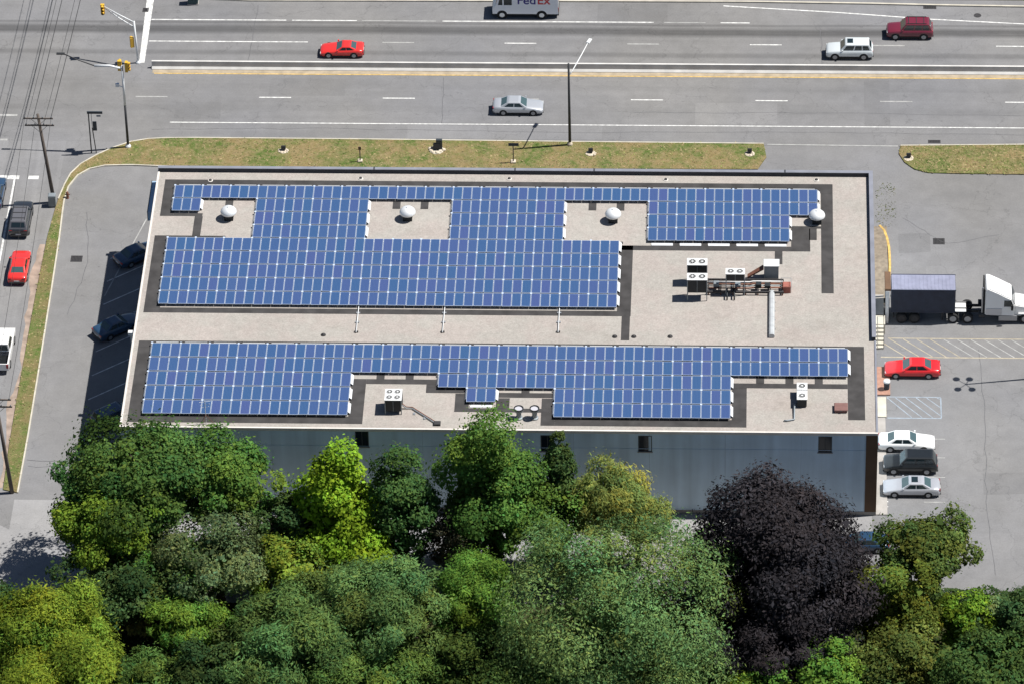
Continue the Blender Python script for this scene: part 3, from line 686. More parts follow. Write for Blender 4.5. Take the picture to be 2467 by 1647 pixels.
# conduits between arrays
for (u0, u1, lb) in ((865, 858, 'leftmost of the three thin conduits bridging the gravel between the arrays'), (1072.5, 1066, 'middle one of the three thin conduits bridging the gravel between the arrays'), (1348.5, 1344.5, 'rightmost of the three thin conduits bridging the gravel between the arrays')):
    xa, ya = at(u0, 735, H); xb, yb = at(u1, 803, H)
    c = thing('conduit_run', lb, 'conduit', (xa, ya, H), 0, 'conduits between the arrays')
    MB().tube([(0, .9, .26), (0, .35, .24), (0, .1, .14), (xb-xa, yb-ya, .14)], .038, 8).build('conduit', M_STEEL, c, smooth=True)
    for t_ in (.3, .62, .96): MB().box((xb-xa)*t_-.18, (xb-xa)*t_+.18, (yb-ya)*t_-.1, (yb-ya)*t_+.1, .0, .10).build('support_block', M_IRON if t_ > .9 else M_RAIL, c)
for u, v, lb in ((779, 807, 'small dark roof drain left of the conduits on the middle gravel strip'), (1614.5, 811, 'small dark roof drain below the air conditioning rack'), (1481, 811, 'brown drain cover left of the mat end'), (1527, 811, 'brown drain cover right of the mat end'),
                 (507, 436, 'pale drain cover at the far edge above the leftmost fan'), (869, 431, 'pale drain cover at the far edge, second from the left'), (1227, 432, 'pale drain cover at the far edge, third from the left'), (1604, 434, 'pale drain cover at the far edge, fourth from the left'), (1967, 435, 'pale drain cover at the far edge, rightmost')):
    x, y = at(u, v, H); dk = v > 700
    o = thing('roof_drain', lb, 'roof drain', (x, y, H), 0, 'roof drains')
    MB().lathe([(.24, .0), (.23, .05), (.18, .06)], 14).build('flange', M_STOP if not dk else M_IRON, o)
    MB().lathe([(.15, .06), (.14, .13), (.06, .17)], 10).build('strainer', M_IRON, o)
# little tripod aerial by the left tree
x, y = at(497, 1020, H)
an = thing('roof_aerial', 'thin pale aerial on a tripod at the left end of the near roof edge', 'aerial', (x, y, H))
MB().tube([(0, 0, 0), (0, 0, 2.6)], .03, 6).build('mast', M_STEEL, an)
for a in (0, 2.1, 4.2): MB().tube([(math.cos(a)*.7, math.sin(a)*.7, 0), (0, 0, 1.1)], .02, 5).build('leg', M_RUST, an)
for z, l in ((2.5, .5), (2.2, .42), (1.9, .34)): MB().tube([(-l, -.1, z), (l, .1, z)], .016, 5).build('element', M_STEEL, an)
# scupper on the left edge and wall canopies
x, y = at(322, 803, H-.4)
sb = thing('scupper_box', 'small white rain box on the left roof edge', 'gutter', (-.05, y, H-.62))
MB().box(-.55, .0, -.2, .2, .1, .42).build('box', M_UNIT, sb); MB().tube([(-.3, 0, .1), (-.3, 0, -4)], .06, 8).build('downpipe', M_UNIT, sb)
y0, y1 = at(369, 455, 7.0)[1], at(352, 530, 7.0)[1]
cn = thing('wall_sign', 'narrow pale blue sign box on the left wall near the highway', 'sign', (-.02, (y0+y1)/2, 7.4)); hl = (y0-y1)/2
MB().box(-.72, -.28, -hl, hl, -.5, .5, bev=.03).build('panel', M_BLUEAWN, cn)
MB().box(-.74, -.70, -hl-.03, hl+.03, -.55, .56).build('frame', M_DSTEEL, cn)
for yy in (-hl*.6, hl*.6): MB().box(-.28, .02, yy-.06, yy+.06, -.1, .1).build('bracket', M_DSTEEL, cn)

# ------------------------------------------------------------------ parking lots
def lmark(pts, mt, name='stall_line', z=.006): return MB().quad([(x, y, z) for x, y in pts]).build(name, mt, lot)
def lline(p, q, wd, mt, name='stall_line', z=.006):
    p, q = Vector(p), Vector(q); d = (q-p).normalized(); n_ = Vector((-d.y, d.x))*wd/2
    return lmark([p-n_, q-n_, q+n_, p+n_], mt, name, z)
# left lot: angled stalls
dirv = Vector((math.cos(R(38)), math.sin(R(38))))
y_s = at(220, 904)[1]; x_s = at(220, 904)[0]
for k in range(-3, 6):
    p = Vector((-5.0, y_s+k*3.55)); lline(p, p+dirv*5.9, .11, M_WPAINT)
lline((-5.0, 30.9), at(353, 528), .11, M_FADED)
# right lot
xh0, yh1 = at(2118, 817)[0], at(2300, 816)[1]; yh0 = at(2300, 861)[1]
lline((68.3, yh1), (84, yh1), .12, M_YFADE); lline((67.6, yh0), (84, yh0), .14, M_YFADE)
for k in range(13):
    xk = 67.2+k*1.25
    if xk+ (yh1-yh0)*.9 < 85: lline((xk+(yh1-yh0)*.95, yh0+.1), (xk, yh1-.1), .10, M_YFADE if k < 5 else M_FADED)
bx0, by1 = at(2137, 955); bx1, by0 = at(2268, 1007)
lline((bx0, by0), (bx1, by0), .12, M_BPAINT); lline((bx0, by1), (bx1, by1), .10, M_BPAINT); lline((bx1, by0+.07), (bx1, by1-.07), .12, M_BPAINT)
for k in range(6):
    xk = bx0-.2+k*.95; lline((min(xk+2.4, bx1-.1), by0+.1+max(0, (xk+2.4-bx1+.1))*1.25), (max(xk, bx0), by1-.1), .09, M_BPAINT)
for v in (1056, 1101, 1148, 1208): 
    yy = at(2200, v)[1]; lline((at(2240, v)[0]-.5, yy), (at(2277, v)[0], yy), .10, M_FADED)
for v in (1101, 1208, 1220):
    yy = at(2200, v)[1]; lline((at(2113, v)[0], yy), (at(2140, v)[0], yy), .10, M_WPAINT)
# yellow swept kerb by the dock
xs = [at(2119, 545), at(2130, 557), at(2137, 575), at(2142, 600), at(2144, 640), at(2143, 668)]
struct(ribbon(xs, .22, 0, .12).build('kerb', M_YPAINT))
wk = struct(MB().box(W+.05, at(2140, 700)[0], at(2120, 735)[1], at(2110, 548)[1], .0, .11).build('side_walk', mat('worn_paving', (.20, .165, .125), .95, var=.25, scale=2.5)))
# brick pad, white ramp and steps by the right wall
x1b = at(2143, 880)[0]; y1b, y0b = at(2120, 885)[1], at(2120, 952)[1]
struct(MB().box(W+.05, x1b, y0b, y1b, .0, .13).build('brick_pad', M_BRICK))
ww0, ww1 = at(2116, 958)[1], at(2116, 1006)[1]
struct(MB().box(W+.12, at(2135, 980)[0], ww1, ww0, .0, .16, bev=.02).build('concrete_ramp', M_KERB))
struct(MB().box(W+.05, at(2135, 1100)[0], -.0, ww1-.06, .0, .10).build('side_walk', M_FOUND))
stp = thing('dock_stairs', 'short flight of concrete steps beside the loading dock', 'stairs', (W+.06, at(2115, 842)[1], 0))
ys = at(2115, 842)[1]
MB().box(0, 1.15, 2.3, 3.6, 0, 1.16).build('landing', M_KERB, stp)
for k in range(6): MB().box(0, 1.0, .05+k*.375, .05+(k+1)*.375-.012, 0, .18*(k+1)).build('step', M_KERB, stp)
for xx in (.03, 1.0):
    MB().tube([(xx, .1, .1), (xx, .1, 1.1), (xx, 2.3, 2.15), (xx, 3.5, 2.15), (xx, 3.5, 1.1)], .03, 6).build('handrail', M_DSTEEL, stp)
dk_y = (at(2147, 700, 3.8)[1]+at(2147, 659, 3.8)[1])/2
dxc = at(2147.5, 701, 3.85)[0]; hx = dxc-.6
dk = thing('dock_shelter', 'dark brown hood of the loading dock above the container doors', 'loading dock', (hx, dk_y, 0))
MB().box(0, .56, -1.35, 1.35, 3.75, 4.0, bev=.04).build('hood', M_BROWN, dk)
for yy in (-1.3, 1.3): MB().box(.1, .4, yy-.09, yy+.09, .0, 3.75).build('post', M_UNIT, dk)
MB().box(W+.06-hx, -.02, -1.5, 1.5, .0, 1.15).build('dock_platform', M_FOUND, dk)
for yy in (-.9, .9): MB().box(-.018, .1, yy-.15, yy+.15, .7, 1.1).build('bumper', M_BLACK, dk)
x, y = at(2139, 760); bo = thing('bollard', 'pale post standing at the near corner of the loading dock', 'bollard', (x, y, 0))
MB().tube([(0, 0, 0), (0, 0, 1.9)], .11, 10).build('post', M_UNIT, bo); MB().lathe([(.11, 1.9), (.08, 1.97), (.02, 2.0)], 10).build('cap', M_UNIT, bo)
x, y = at(2140, 938); bn = thing('litter_bin', 'dark litter bin with a pale lid on the brick pad', 'bin', (x-.15, y, .13))
MB().lathe([(.24, 0), (.29, .8)], 14).build('body', M_DSIGN, bn); MB().lathe([(.32, .8), (.30, .95), (.15, 1.06)], 14).build('lid', M_UNIT, bn)

# storm drains
def drain(u, v, lb, wx=1.1, wy=.95, z=.0, rz=0):
    x, y = at(u, v); o = thing('storm_drain', lb, 'drain', (x, y, z), rz, 'storm drains')
    m = MB(); m.box(-wx/2, wx/2, -wy/2, -wy/2+.09, .002, .02); m.box(-wx/2, wx/2, wy/2-.09, wy/2, .002, .02); m.box(-wx/2, -wx/2+.09, -wy/2+.09, wy/2-.09, .002, .02); m.box(wx/2-.09, wx/2, -wy/2+.09, wy/2-.09, .002, .02)
    m.build('frame', M_IRON, o); m = MB(); nb = 7
    for k in range(nb): xx = -wx/2+.14+k*(wx-.28)/(nb-1); m.box(xx-.035, xx+.035, -wy/2+.09, wy/2-.09, .002, .016)
    m.build('grate', M_IRON, o); MB().quad([(-wx/2+.05, -wy/2+.05, .0045), (wx/2-.05, -wy/2+.05, .0045), (wx/2-.05, wy/2-.05, .0045), (-wx/2+.05, wy/2-.05, .0045)]).build('sump', M_BLACK, o)
drain(184.5, 624, 'square drain grate in the left parking lot'); drain(2262, 582, 'drain grate on the right lot behind the container'); drain(2302, 1251, 'drain grate near the bottom of the right lot')
drain(2240, 17, 'rust-brown kerb drain at the far right roadside', 1.3, .8, .008); drain(2251, 342, 'kerb drain beside the right grass island', 1.2, .5, .008)
drain(351, 25, 'small dark drain beside the far stop bar', .6, .7, .008)
x, y = at(2355, 38); mh = tag(MB().lathe([(.38, .010), (.37, .022), (.30, .024)], 20).build('manhole_cover', M_IRON, None, (x, y, 0)), 'round manhole cover in the far right lane', 'manhole')

# ------------------------------------------------------------------ vehicles
def paint(name, col, rough=.28, metal=.0): return mat(name, col, rough, metal, coat=.7, spec=.5)
STYLES = {
 'sedan': dict(st=[(.5, .80, .34, .56), (.485, .92, .24, .66), (.43, 1, .20, .74), (.30, 1, .18, .84), (.19, 1, .18, .93), (0, 1, .18, .95), (-.22, 1, .18, .97), (-.36, 1, .2, 1.0), (-.45, .99, .22, .98), (-.49, .92, .28, .88), (-.5, .84, .36, .66)],
    cab=(.195, .04, -.20, -.375), belt=.93, wb=(.30, -.29), r=.32),
 'coupe': dict(st=[(.5, .74, .30, .48), (.48, .90, .22, .58), (.42, 1, .18, .68), (.28, 1, .17, .78), (.14, 1, .17, .86), (-.05, 1, .17, .90), (-.25, 1, .17, .93), (-.38, 1.01, .19, .95), (-.46, .98, .22, .92), (-.49, .90, .28, .82), (-.5, .82, .34, .62)],
    cab=(.15, -.02, -.19, -.40), belt=.86, wb=(.30, -.28), r=.33),
 'suv': dict(st=[(.5, .84, .42, .72), (.485, .95, .32, .88), (.44, 1, .28, .97), (.30, 1, .26, 1.04), (.20, 1, .26, 1.08), (0, 1, .26, 1.10), (-.3, 1, .26, 1.12), (-.45, 1, .28, 1.12), (-.485, .97, .32, 1.08), (-.5, .93, .42, .95)],
    cab=(.21, .09, -.41, -.482), belt=1.08, wb=(.31, -.30), r=.37),
}
def lerp(a, b, t): return tuple(p+(q-p)*t for p, q in zip(a, b))
def bil(q, u, v): return lerp(lerp(q[0], q[1], u), lerp(q[3], q[2], u), v)
def wheel(root, x, y, r, wd, rim=M_CHROME):
    s = 1 if y > 0 else -1
    m = MB(); prof_ = [(r*.62, -wd/2), (r*.93, -wd/2), (r, -wd/2+.03), (r, wd/2-.03), (r*.93, wd/2), (r*.62, wd/2)]; n_ = 20
    for rr, yy in prof_:
        for j in range(n_): t_ = 2*math.pi*j/n_; m.v.append((rr*math.cos(t_), yy, rr*math.sin(t_)))
    for i in range(len(prof_)-1):
        for j in range(n_): q_ = (j+1) % n_; m.f.append((i*n_+j, (i+1)*n_+j, (i+1)*n_+q_, i*n_+q_)); m.mi.append(0)
    o = m.build('wheel', M_BLACK, root, (x, y, r), fix=True)
    d = MB(); d.tube([(0, -wd/2+.01, 0), (0, s*(wd/2-.005), 0)], r*.63, 18); d.tube([(0, s*(wd/2-.02), 0), (0, s*(wd/2+.012), 0)], r*.16, 10)
    d.build('rim', rim, o)
    return o
def car(name, label, cat, loc, rz, style, L, Wd, Ht, pm_, group=None, sunroof=False, rack=False, glass=M_GLASS, wind=M_TGLASS, roofm=None, rim=M_CHROME):
    S_ = STYLES[style]; root = thing(name, label, cat, (loc[0], loc[1], loc[2] if len(loc) > 2 else .01), rz, group); hw = Wd/2
    m = MB(); rings = []
    for fx, fw, zb, zt in S_['st']:
        w_ = hw*fw; zm = zb+(zt-zb)*.55
        half = [(w_*.86, zb), (w_*.97, zb+.10), (w_, zm-.05), (w_*.99, zm+.08), (w_*.95, zt-.07), (w_*.84, zt-.012), (w_*.45, zt+.012)]
        ring = [(fx*L, y, z) for y, z in half]+[(fx*L, -y, z) for y, z in half[::-1]]; rings.append(ring)
    n_ = len(rings[0])
    for ring in rings: m.v += ring
    for i in range(len(rings)-1):
        for j in range(n_): q_ = (j+1) % n_; m.f.append((i*n_+j, i*n_+q_, (i+1)*n_+q_, (i+1)*n_+j)); m.mi.append(0)
    m.f.append(tuple(range(n_))); m.f.append(tuple((len(rings)-1)*n_+j for j in range(n_))); m.mi += [0, 0]
    body = m.build('body', pm_, root, smooth=True, fix=True)
    a, b, c, d = (k*L for k in S_['cab']); zb = S_['belt']-.05; zt = Ht-.05; wb_, wt = hw*.90, hw*.70
    if style == 'suv': wt = hw*.76
    B = [(a, wb_, zb), (a, -wb_, zb), (d, -wb_, zb), (d, wb_, zb)]; T_ = [(b, wt, zt), (b, -wt, zt), (c, -wt, zt), (c, wt, zt)]
    cab = MB(); cab.v = B+T_; cab.f = [(3, 2, 1, 0), (0, 1, 5, 4), (1, 2, 6, 5), (2, 3, 7, 6), (3, 0, 4, 7), (4, 5, 6, 7)]; cab.mi = [0]*6
    me = cab.mesh('cabin', roofm or pm_); bm = bmesh.new(); bm.from_mesh(me); bmesh.ops.recalc_face_normals(bm, faces=bm.faces)
    bm.faces.ensure_lookup_table()
    top = max(bm.faces, key=lambda f: f.calc_center_median().z); r_ = bmesh.ops.inset_region(bm, faces=[top], thickness=.22); 
    for v in top.verts: v.co.z += .05
    bmesh.ops.bevel(bm, geom=[e for e in bm.edges if all(v.co.z > zb+.01 for v in e.verts) or abs(e.verts[0].co.z-e.verts[1].co.z) > .1], offset=.05, segments=2, affect='EDGES', profile=.6)
    bm.to_mesh(me); bm.free(); place('cabin', me, root)
    F = [B[1], B[0], T_[0], T_[1]]; Rr = [B[3], B[2], T_[2], T_[3]]; SL = [B[0], B[3], T_[3], T_[0]]; SR = [B[2], B[1], T_[1], T_[2]]
    def pane(q, u0, u1, v0, v1, nm, mt):
        pts = [bil(q, u0, v0), bil(q, u1, v0), bil(q, u1, v1), bil(q, u0, v1)]
        ctr = Vector((0, 0, .9)); nn = (Vector(pts[1])-Vector(pts[0])).cross(Vector(pts[2])-Vector(pts[0]))
        if nn.dot(Vector(pts[0])-ctr) < 0: pts = pts[::-1]
        MB().slab(pts, .010).build(nm, mt, root, fix=True)
    pane(F, .07, .93, .16, .90, 'windshield', wind); pane(Rr, .10, .90, .20 if style != 'suv' else .30, .88, 'rear_window', wind if style != 'suv' else glass)
    splits = ((.08, .40), (.44, .68), (.72, .93)) if style == 'suv' else ((.12, .46), (.50, .86))
    for u0, u1 in splits:
        pane(SL, u0, u1, .22, .86, 'side_window', glass); pane(SR, 1-u1, 1-u0, .22, .86, 'side_window', glass)
    if sunroof: MB().box(b-.75, b-.18, -.38, .38, Ht-.02, Ht+.012).build('sunroof', M_GLASS, root)
    if rack:
        for s in (-1, 1): MB().box(c+.25, b-.1, s*wt*.86-.02, s*wt*.86+.02, Ht-.01, Ht+.05).build('roof_rail', M_DSTEEL, root)
        for k in range(3): xx = c+.5+k*(b-c-.8)/2; MB().box(xx-.03, xx+.03, -wt*.86+.021, wt*.86-.021, Ht+.01, Ht+.045).build('roof_bar', M_DSTEEL, root)
    r = S_['r']
    for s in (-1, 1): MB().box(S_['wb'][1]*L+r*1.1, S_['wb'][0]*L-r*1.1, s*hw*.985-.012, s*hw*.985+.012, S_['st'][3][2]+.0, S_['st'][3][2]+.17).build('shade_strip', M_BLACK, body)  # black strips added to paint in the shade on the lower body sides
    MB().box(-.512*L, -.488*L, -hw*.8, hw*.8, .32, .50, bev=.02).build('bumper', M_IRON, body); MB().box(.487*L, .507*L, -hw*.78, hw*.78, .26, .355, bev=.02).build('bumper', M_IRON, body)
    for fx in S_['wb']:
        for s in (-1, 1):
            arch = MB(); arch.tube([(fx*L, s*(hw-.10), r), (fx*L, s*(hw+.004), r)], r*1.18, 20); arch.build('wheel_arch', M_BLACK, body)
            wheel(root, fx*L, s*(hw-.09), r, .21, rim)
    zf = S_['st'][1][3]
    for s in (-1, 1):
        MB().box(.472*L, .494*L, s*hw*.70-.16, s*hw*.70+.16, zf-.15, zf-.02, bev=.02).build('headlight', M_LAMP, root)
        zr = S_['st'][-3][3]
        MB().box(-.497*L, -.478*L, s*hw*.74-.15, s*hw*.74+.15, zr-.28, zr-.10, bev=.01).build('taillight', M_RED, root)
        MB().box(a-.32, a-.18, s*(hw+.01)-.07, s*(hw+.01)+.09, zb+.08, zb+.21, bev=.02).build('mirror', pm_, root)
    MB().box(.48*L, .503*L, -hw*.45, hw*.45, .36, .52).build('grille', M_BLACK, root)
    MB().box(-.505*L, -.492*L, -.26, .26, .52, .64).build('number_plate', M_WPAINT, root)
    return root
P_RED = paint('red_paint', (.55, .018, .022)); P_BRED = paint('bright_red_paint', (.62, .030, .025)); P_SIL = paint('silver_paint', (.50, .52, .55), .3, .45); P_WHT = paint('white_paint', (.74, .74, .73)); P_WSIL = paint('pale_silver_paint', (.62, .66, .67), .3, .2)
P_VAN = paint('van_white_paint', (.84, .85, .86)); P_MAR = paint('maroon_paint', (.14, .016, .032)); P_BLK = paint('black_paint', (.012, .014, .015)); P_NAVY = paint('navy_paint', (.02, .05, .10)); P_TEAL = paint('blue_grey_paint', (.10, .20, .30), .3, .3); P_GRY = paint('light_grey_paint', (.46, .47, .50), .3, .4)
PI = math.pi
def lane(u0, u1, v, wd): # footprint centre from the near wheel line
    a_, b_ = at(u0, v), at(u1, v); return ((a_[0]+b_[0])/2, a_[1]+wd/2)
def road_car(name, label, u0, u1, v, style, L, Wd, Ht, pm_, left=True, **k):
    c = lane(u0, u1, v, Wd-.18); return car(name, label, 'car', (c[0], c[1], k.pop('z', .012)), PI if left else 0, style, L, Wd, Ht, pm_, **k)
road_car('sports_coupe', 'low bright red coupe driving left in the far carriageway', 771, 876, 140.5, 'coupe', 4.35, 1.8, 1.25, P_BRED, group='cars on the highway', wind=M_TGLASS)
road_car('sport_utility_car', 'pale silver sport utility car with a sunroof in the far carriageway', 1989, 2104, 145, 'suv', 4.65, 1.82, 1.74, P_WSIL, group='cars on the highway', sunroof=True)
road_car('sport_utility_car', 'maroon sport utility car in the far lane at the right', 2135, 2248, 96.5, 'suv', 4.6, 1.85, 1.78, P_MAR, group='cars on the highway', rack=True)
road_car('sedan_car', 'silver sedan driving right in the near carriageway', 1187, 1309, 278.5, 'sedan', 4.95, 1.82, 1.42, P_SIL, left=False, group='cars on the highway')
road_car('sedan_car', 'red sedan parked facing the right wall by the yellow hatching', 2130, 2266, 911, 'sedan', 5.1, 1.85, 1.42, P_RED, group='cars in the right lot')
road_car('sedan_car', 'white sedan backed in against the right wall', 2116, 2252, 1088, 'sedan', 5.1, 1.85, 1.42, P_WHT, left=False, group='cars in the right lot')
road_car('sport_utility_car', 'black sport utility car parked between the white and the silver sedans', 2128, 2258, 1142, 'suv', 4.85, 1.9, 1.78, P_BLK, group='cars in the right lot', wind=M_TGLASS, glass=M_GLASS)
road_car('sedan_car', 'silver sedan with a dark sunroof, nearest the trees in the right lot', 2127, 2265, 1197, 'sedan', 5.1, 1.85, 1.42, P_GRY, group='cars in the right lot', sunroof=True)
# side street, heading away
def st_car(name, label, u0, u1, v, style, L, Wd, Ht, pm_, **k):
    x0_, y0_ = at(u0, v); x1_, _ = at(u1, v); return car(name, label, 'car', ((x0_+x1_)/2, y0_+L/2, .008), PI/2, style, L, Wd, Ht, pm_, **k)
st_car('sport_utility_car', 'dark sport utility car with a barred roof rack on the side street', 20, 70, 577, 'suv', 5.0, 1.92, 1.82, paint('charcoal_paint', (.018, .02, .024)), group='cars on the side street', rack=True, roofm=paint('grey_roof_paint', (.10, .10, .11)))
st_car('sedan_car', 'red sedan on the side street behind the dark sport utility car', 18, 64, 690, 'sedan', 4.75, 1.8, 1.4, P_BRED, group='cars on the side street')
st_car('sedan_car', 'dark blue car cut by the left edge of the picture', -43, 7, 512, 'sedan', 4.8, 1.8, 1.42, P_NAVY, group='cars on the side street')
# left lot, angled, in the building's shade
for (u, v), lb, pm_, st_ in (((334, 622), 'dark blue car parked in the shade nearest the highway end', P_NAVY, 'sedan'), ((284, 796), 'blue-grey car parked in the shade halfway along the left wall', P_NAVY, 'sedan'), ((282, 1012), 'dark car parked in the shade beside the left tree', P_NAVY, 'suv')):
    x, y = at(u, v); car('sedan_car' if st_ == 'sedan' else 'sport_utility_car', lb, 'car', (x, y, .006), R(38), st_, 4.7, 1.8, 1.42 if st_ == 'sedan' else 1.7, pm_, group='cars in the shaded stalls')
x, y = at(2110, 1318); car('sedan_car', 'dark car half hidden between the purple tree and the green tree', 'car', (x-1.2, y, .006), PI, 'sedan', 4.7, 1.8, 1.42, P_NAVY, group='cars in the right lot')

# white pickup at the left edge
x1_, y0_ = at(23, 902); 
pk_ = thing('pickup_truck', 'white pickup truck on the side street, cut by the left edge', 'truck', (x1_-1.0, y0_+2.9, .008), PI/2)
m = MB()
prf = [(2.85, .5), (2.85, .95), (2.5, 1.08), (1.4, 1.15), (.9, 1.18), (-.9, 1.18), (-2.85, 1.18), (-2.9, .5)]
for s, rev in ((-.98, False), (.98, True)): m.quad([(x_, s, z_) for x_, z_ in (prf[::-1] if rev else prf)])
for i in range(len(prf)):
    p_, q_ = prf[i], prf[(i+1) % len(prf)]
    if i == 5: continue
    m.quad([(p_[0], -.98, p_[1]), (q_[0], -.98, q_[1]), (q_[0], .98, q_[1]), (p_[0], .98, p_[1])])
m.build('body', P_WHT, pk_, fix=True)
MB().box(-2.8, -.95, -.86, .86, .66, .74).build('bed_floor', P_BLK, pk_)
for s in (-1, 1): MB().box(-2.86, -.9, s*.92-.055, s*.92+.055, .74, 1.21).build('bed_side', P_WHT, pk_)
MB().box(-2.88, -2.80, -.86, .86, .74, 1.20).build('tailgate', P_WHT, pk_)
c_ = MB(); c_.v = [(1.35, .92, 1.12), (1.35, -.92, 1.12), (-.9, -.92, 1.12), (-.9, .92, 1.12), (.65, .74, 1.86), (.65, -.74, 1.86), (-.75, -.74, 1.86), (-.75, .74, 1.86)]
c_.f = [(3, 2, 1, 0), (0, 1, 5, 4), (1, 2, 6, 5), (2, 3, 7, 6), (3, 0, 4, 7), (4, 5, 6, 7)]; c_.mi = [0]*6; c_.build('cabin', P_WHT, pk_, fix=True)
MB().slab([(-.885, .75, 1.24), (-.885, -.75, 1.24), (-.775, -.64, 1.78), (-.775, .64, 1.78)][::1], .02).build('rear_window', M_GLASS, pk_, fix=True)
MB().slab([(1.26, -.8, 1.22), (1.26, .8, 1.22), (.74, .66, 1.78), (.74, -.66, 1.78)], .02).build('windshield', M_GLASS, pk_, fix=True)
for s in (-1, 1): MB().slab([(1.0, s*.895, 1.24), (-.7, s*.895, 1.24), (-.62, s*.77, 1.76), (.55, s*.77, 1.76)][::(-1 if s < 0 else 1)], .02).build('side_window', M_GLASS, pk_, fix=True)
for xx in (1.75, -1.75):
    for s in (-1, 1): wheel(pk_, xx, s*.90, .38, .24)
for s in (-1, 1): MB().box(-2.93, -2.885, s*.86-.1, s*.86+.1, .75, 1.15).build('taillight', M_RED, pk_)

# delivery van
vx0, vx1 = at(1187, 45)[0], at(1345, 45)[0]; vy = at(1260, 45)[1]
vl = vx1-vx0; van = thing('delivery_van', 'white box-bodied delivery van at the top edge, facing left', 'van', ((vx0+vx1)/2, vy+1.05, .012), PI)
m = MB(); pv = [(vl/2, .55), (vl/2, 1.25), (vl/2-.35, 1.55), (vl/2-.62, 2.75), (vl/2-.9, 2.92), (-vl/2+.05, 2.92), (-vl/2, 2.85), (-vl/2, .55)]
m.quad([(x_, -1.1, z_) for x_, z_ in pv]); m.quad([(x_, 1.1, z_) for x_, z_ in pv[::-1]])
for i in range(len(pv)): p_, q_ = pv[i], pv[(i+1) % len(pv)]; m.quad([(p_[0], -1.1, p_[1]), (q_[0], -1.1, q_[1]), (q_[0], 1.1, q_[1]), (p_[0], 1.1, p_[1])])
m.build('body', P_VAN, van, fix=True)
MB().box(-vl/2-.06, vl/2+.08, -1.02, 1.02, .34, .548).build('chassis', M_BLACK, van)
MB().slab([(vl/2-.36, -.95, 1.6), (vl/2-.36, .95, 1.6), (vl/2-.60, .95, 2.6), (vl/2-.60, -.95, 2.6)], .02).build('windshield', M_GLASS, van, fix=True)
for s in (-1, 1):
    MB().slab([(vl/2-.55, s*1.1, 1.62), (vl/2-1.0, s*1.1, 1.62), (vl/2-1.0, s*1.1, 2.45), (vl/2-.75, s*1.1, 2.45)][::(1 if s > 0 else -1)], .012).build('side_window', M_GLASS, van, fix=True)
    MB().slab([(vl/2-1.15, s*1.1, 1.62), (vl/2-1.95, s*1.1, 1.62), (vl/2-1.95, s*1.1, 2.45), (vl/2-1.15, s*1.1, 2.45)][::(1 if s > 0 else -1)], .012).build('door_window', M_GLASS, van, fix=True)
for xx in (vl/2-.95, -vl/2+1.65):
    for s in (-1, 1):
        MB().tube([(xx, s*1.02, .45), (xx, s*1.106, .45)], .52, 20).build('wheel_arch', M_BLACK, van); wheel(van, xx, s*.995, .42, .26, M_DOME)
for s in (-1, 1):
    MB().box(vl/2-.0, vl/2+.03, s*.8-.14, s*.8+.14, .75, .98).build('headlight', M_LAMP, van); MB().box(-vl/2-.03, -vl/2, s*.95-.08, s*.95+.08, .8, 1.2).build('taillight', M_RED, van)
def lettering(text, size, mt, parent, loc, rot, sx=1.0):
    cu = bpy.data.curves.new('lettering', 'FONT'); cu.body = text; cu.size = size; cu.extrude = .006; cu.offset = .018; cu.align_x = 'LEFT'
    tmp = bpy.data.objects.new('lettering_tmp', cu); C.objects.link(tmp); bpy.context.view_layer.update()
    me = bpy.data.meshes.new_from_object(tmp.evaluated_get(bpy.context.evaluated_depsgraph_get())); bpy.data.objects.remove(tmp)
    me.materials.clear(); me.materials.append(mt); o = place('lettering', me, parent, loc); o.rotation_euler = rot; o.scale = (sx, 1, 1); return o
M_PURP = mat('purple_lettering', (.035, .025, .20), .5); M_ORNG = mat('red_lettering', (.60, .045, .05), .5)
# van faces -X, so its near side is local +y; text reads left to right from the front
def vloc(u): return -(at(u, 45)[0]-((vx0+vx1)/2))
lettering('Fed', 1.35, M_PURP, van, (vloc(1246), 1.112, 1.76), (R(90), 0, PI), .98)
lettering('Ex', 1.35, M_ORNG, van, (vloc(1294.5), 1.112, 1.76), (R(90), 0, PI), .98)
lettering('Fed', 1.25, M_PURP, van, (-1.4, -1.112, 1.78), (R(90), 0, 0), .93); lettering('Ex', 1.25, M_ORNG, van, (.55, -1.112, 1.78), (R(90), 0, 0), .93)

# container on a chassis and its tractor
P_CONT = mat('container_blue', (.020, .028, .05), .6, .1, var=.2, scale=1.5); M_CROOF = mat('container_roof', (.25, .26, .35), .55, .2, var=.12, scale=1.2)
cx0, cy0 = at(2147.5, 701, 3.85); cx1, cy1 = at(2302, 660, 3.85)
cyc = (cy0+cy1)/2; cl = cx1-cx0
con = thing('container_trailer', 'dark blue shipping container on a chassis backed to the dock', 'trailer', (cx0, cyc, .006))
MB().box(0.03, cl-.03, -1.2, 1.2, 1.28, 3.82).build('container_box', P_CONT, con)
for s in (-1, 1):
    for k in range(20): xx = .12+k*(cl-.24)/20; MB().box(xx, xx+.14, s*1.2-.022, s*1.2+.022, 1.42, 3.70).build('side_rib', P_CONT, con)
    MB().box(0, cl, s*1.19-.04, s*1.19+.04, 3.78, 3.86).build('top_rail', P_CONT, con); MB().box(0, cl, s*1.19-.04, s*1.19+.04, 1.24, 1.40).build('bottom_rail', P_CONT, con)
MB().box(.05, cl-.05, -1.14, 1.14, 3.822, 3.84).build('container_roof', M_CROOF, con)
for k in range(16): xx = .2+k*(cl-.4)/16; MB().box(xx, xx+.16, -1.05, 1.05, 3.841, 3.862).build('roof_rib', M_CROOF, con)
for s in (-1, 1): MB().box(.2, cl+1.1, s*.45-.07, s*.45+.07, .95, 1.24).build('chassis_rail', M_IRON, con)
MB().box(.2, .35, -1.1, 1.1, .55, .70).build('rear_bumper', M_IRON, con)
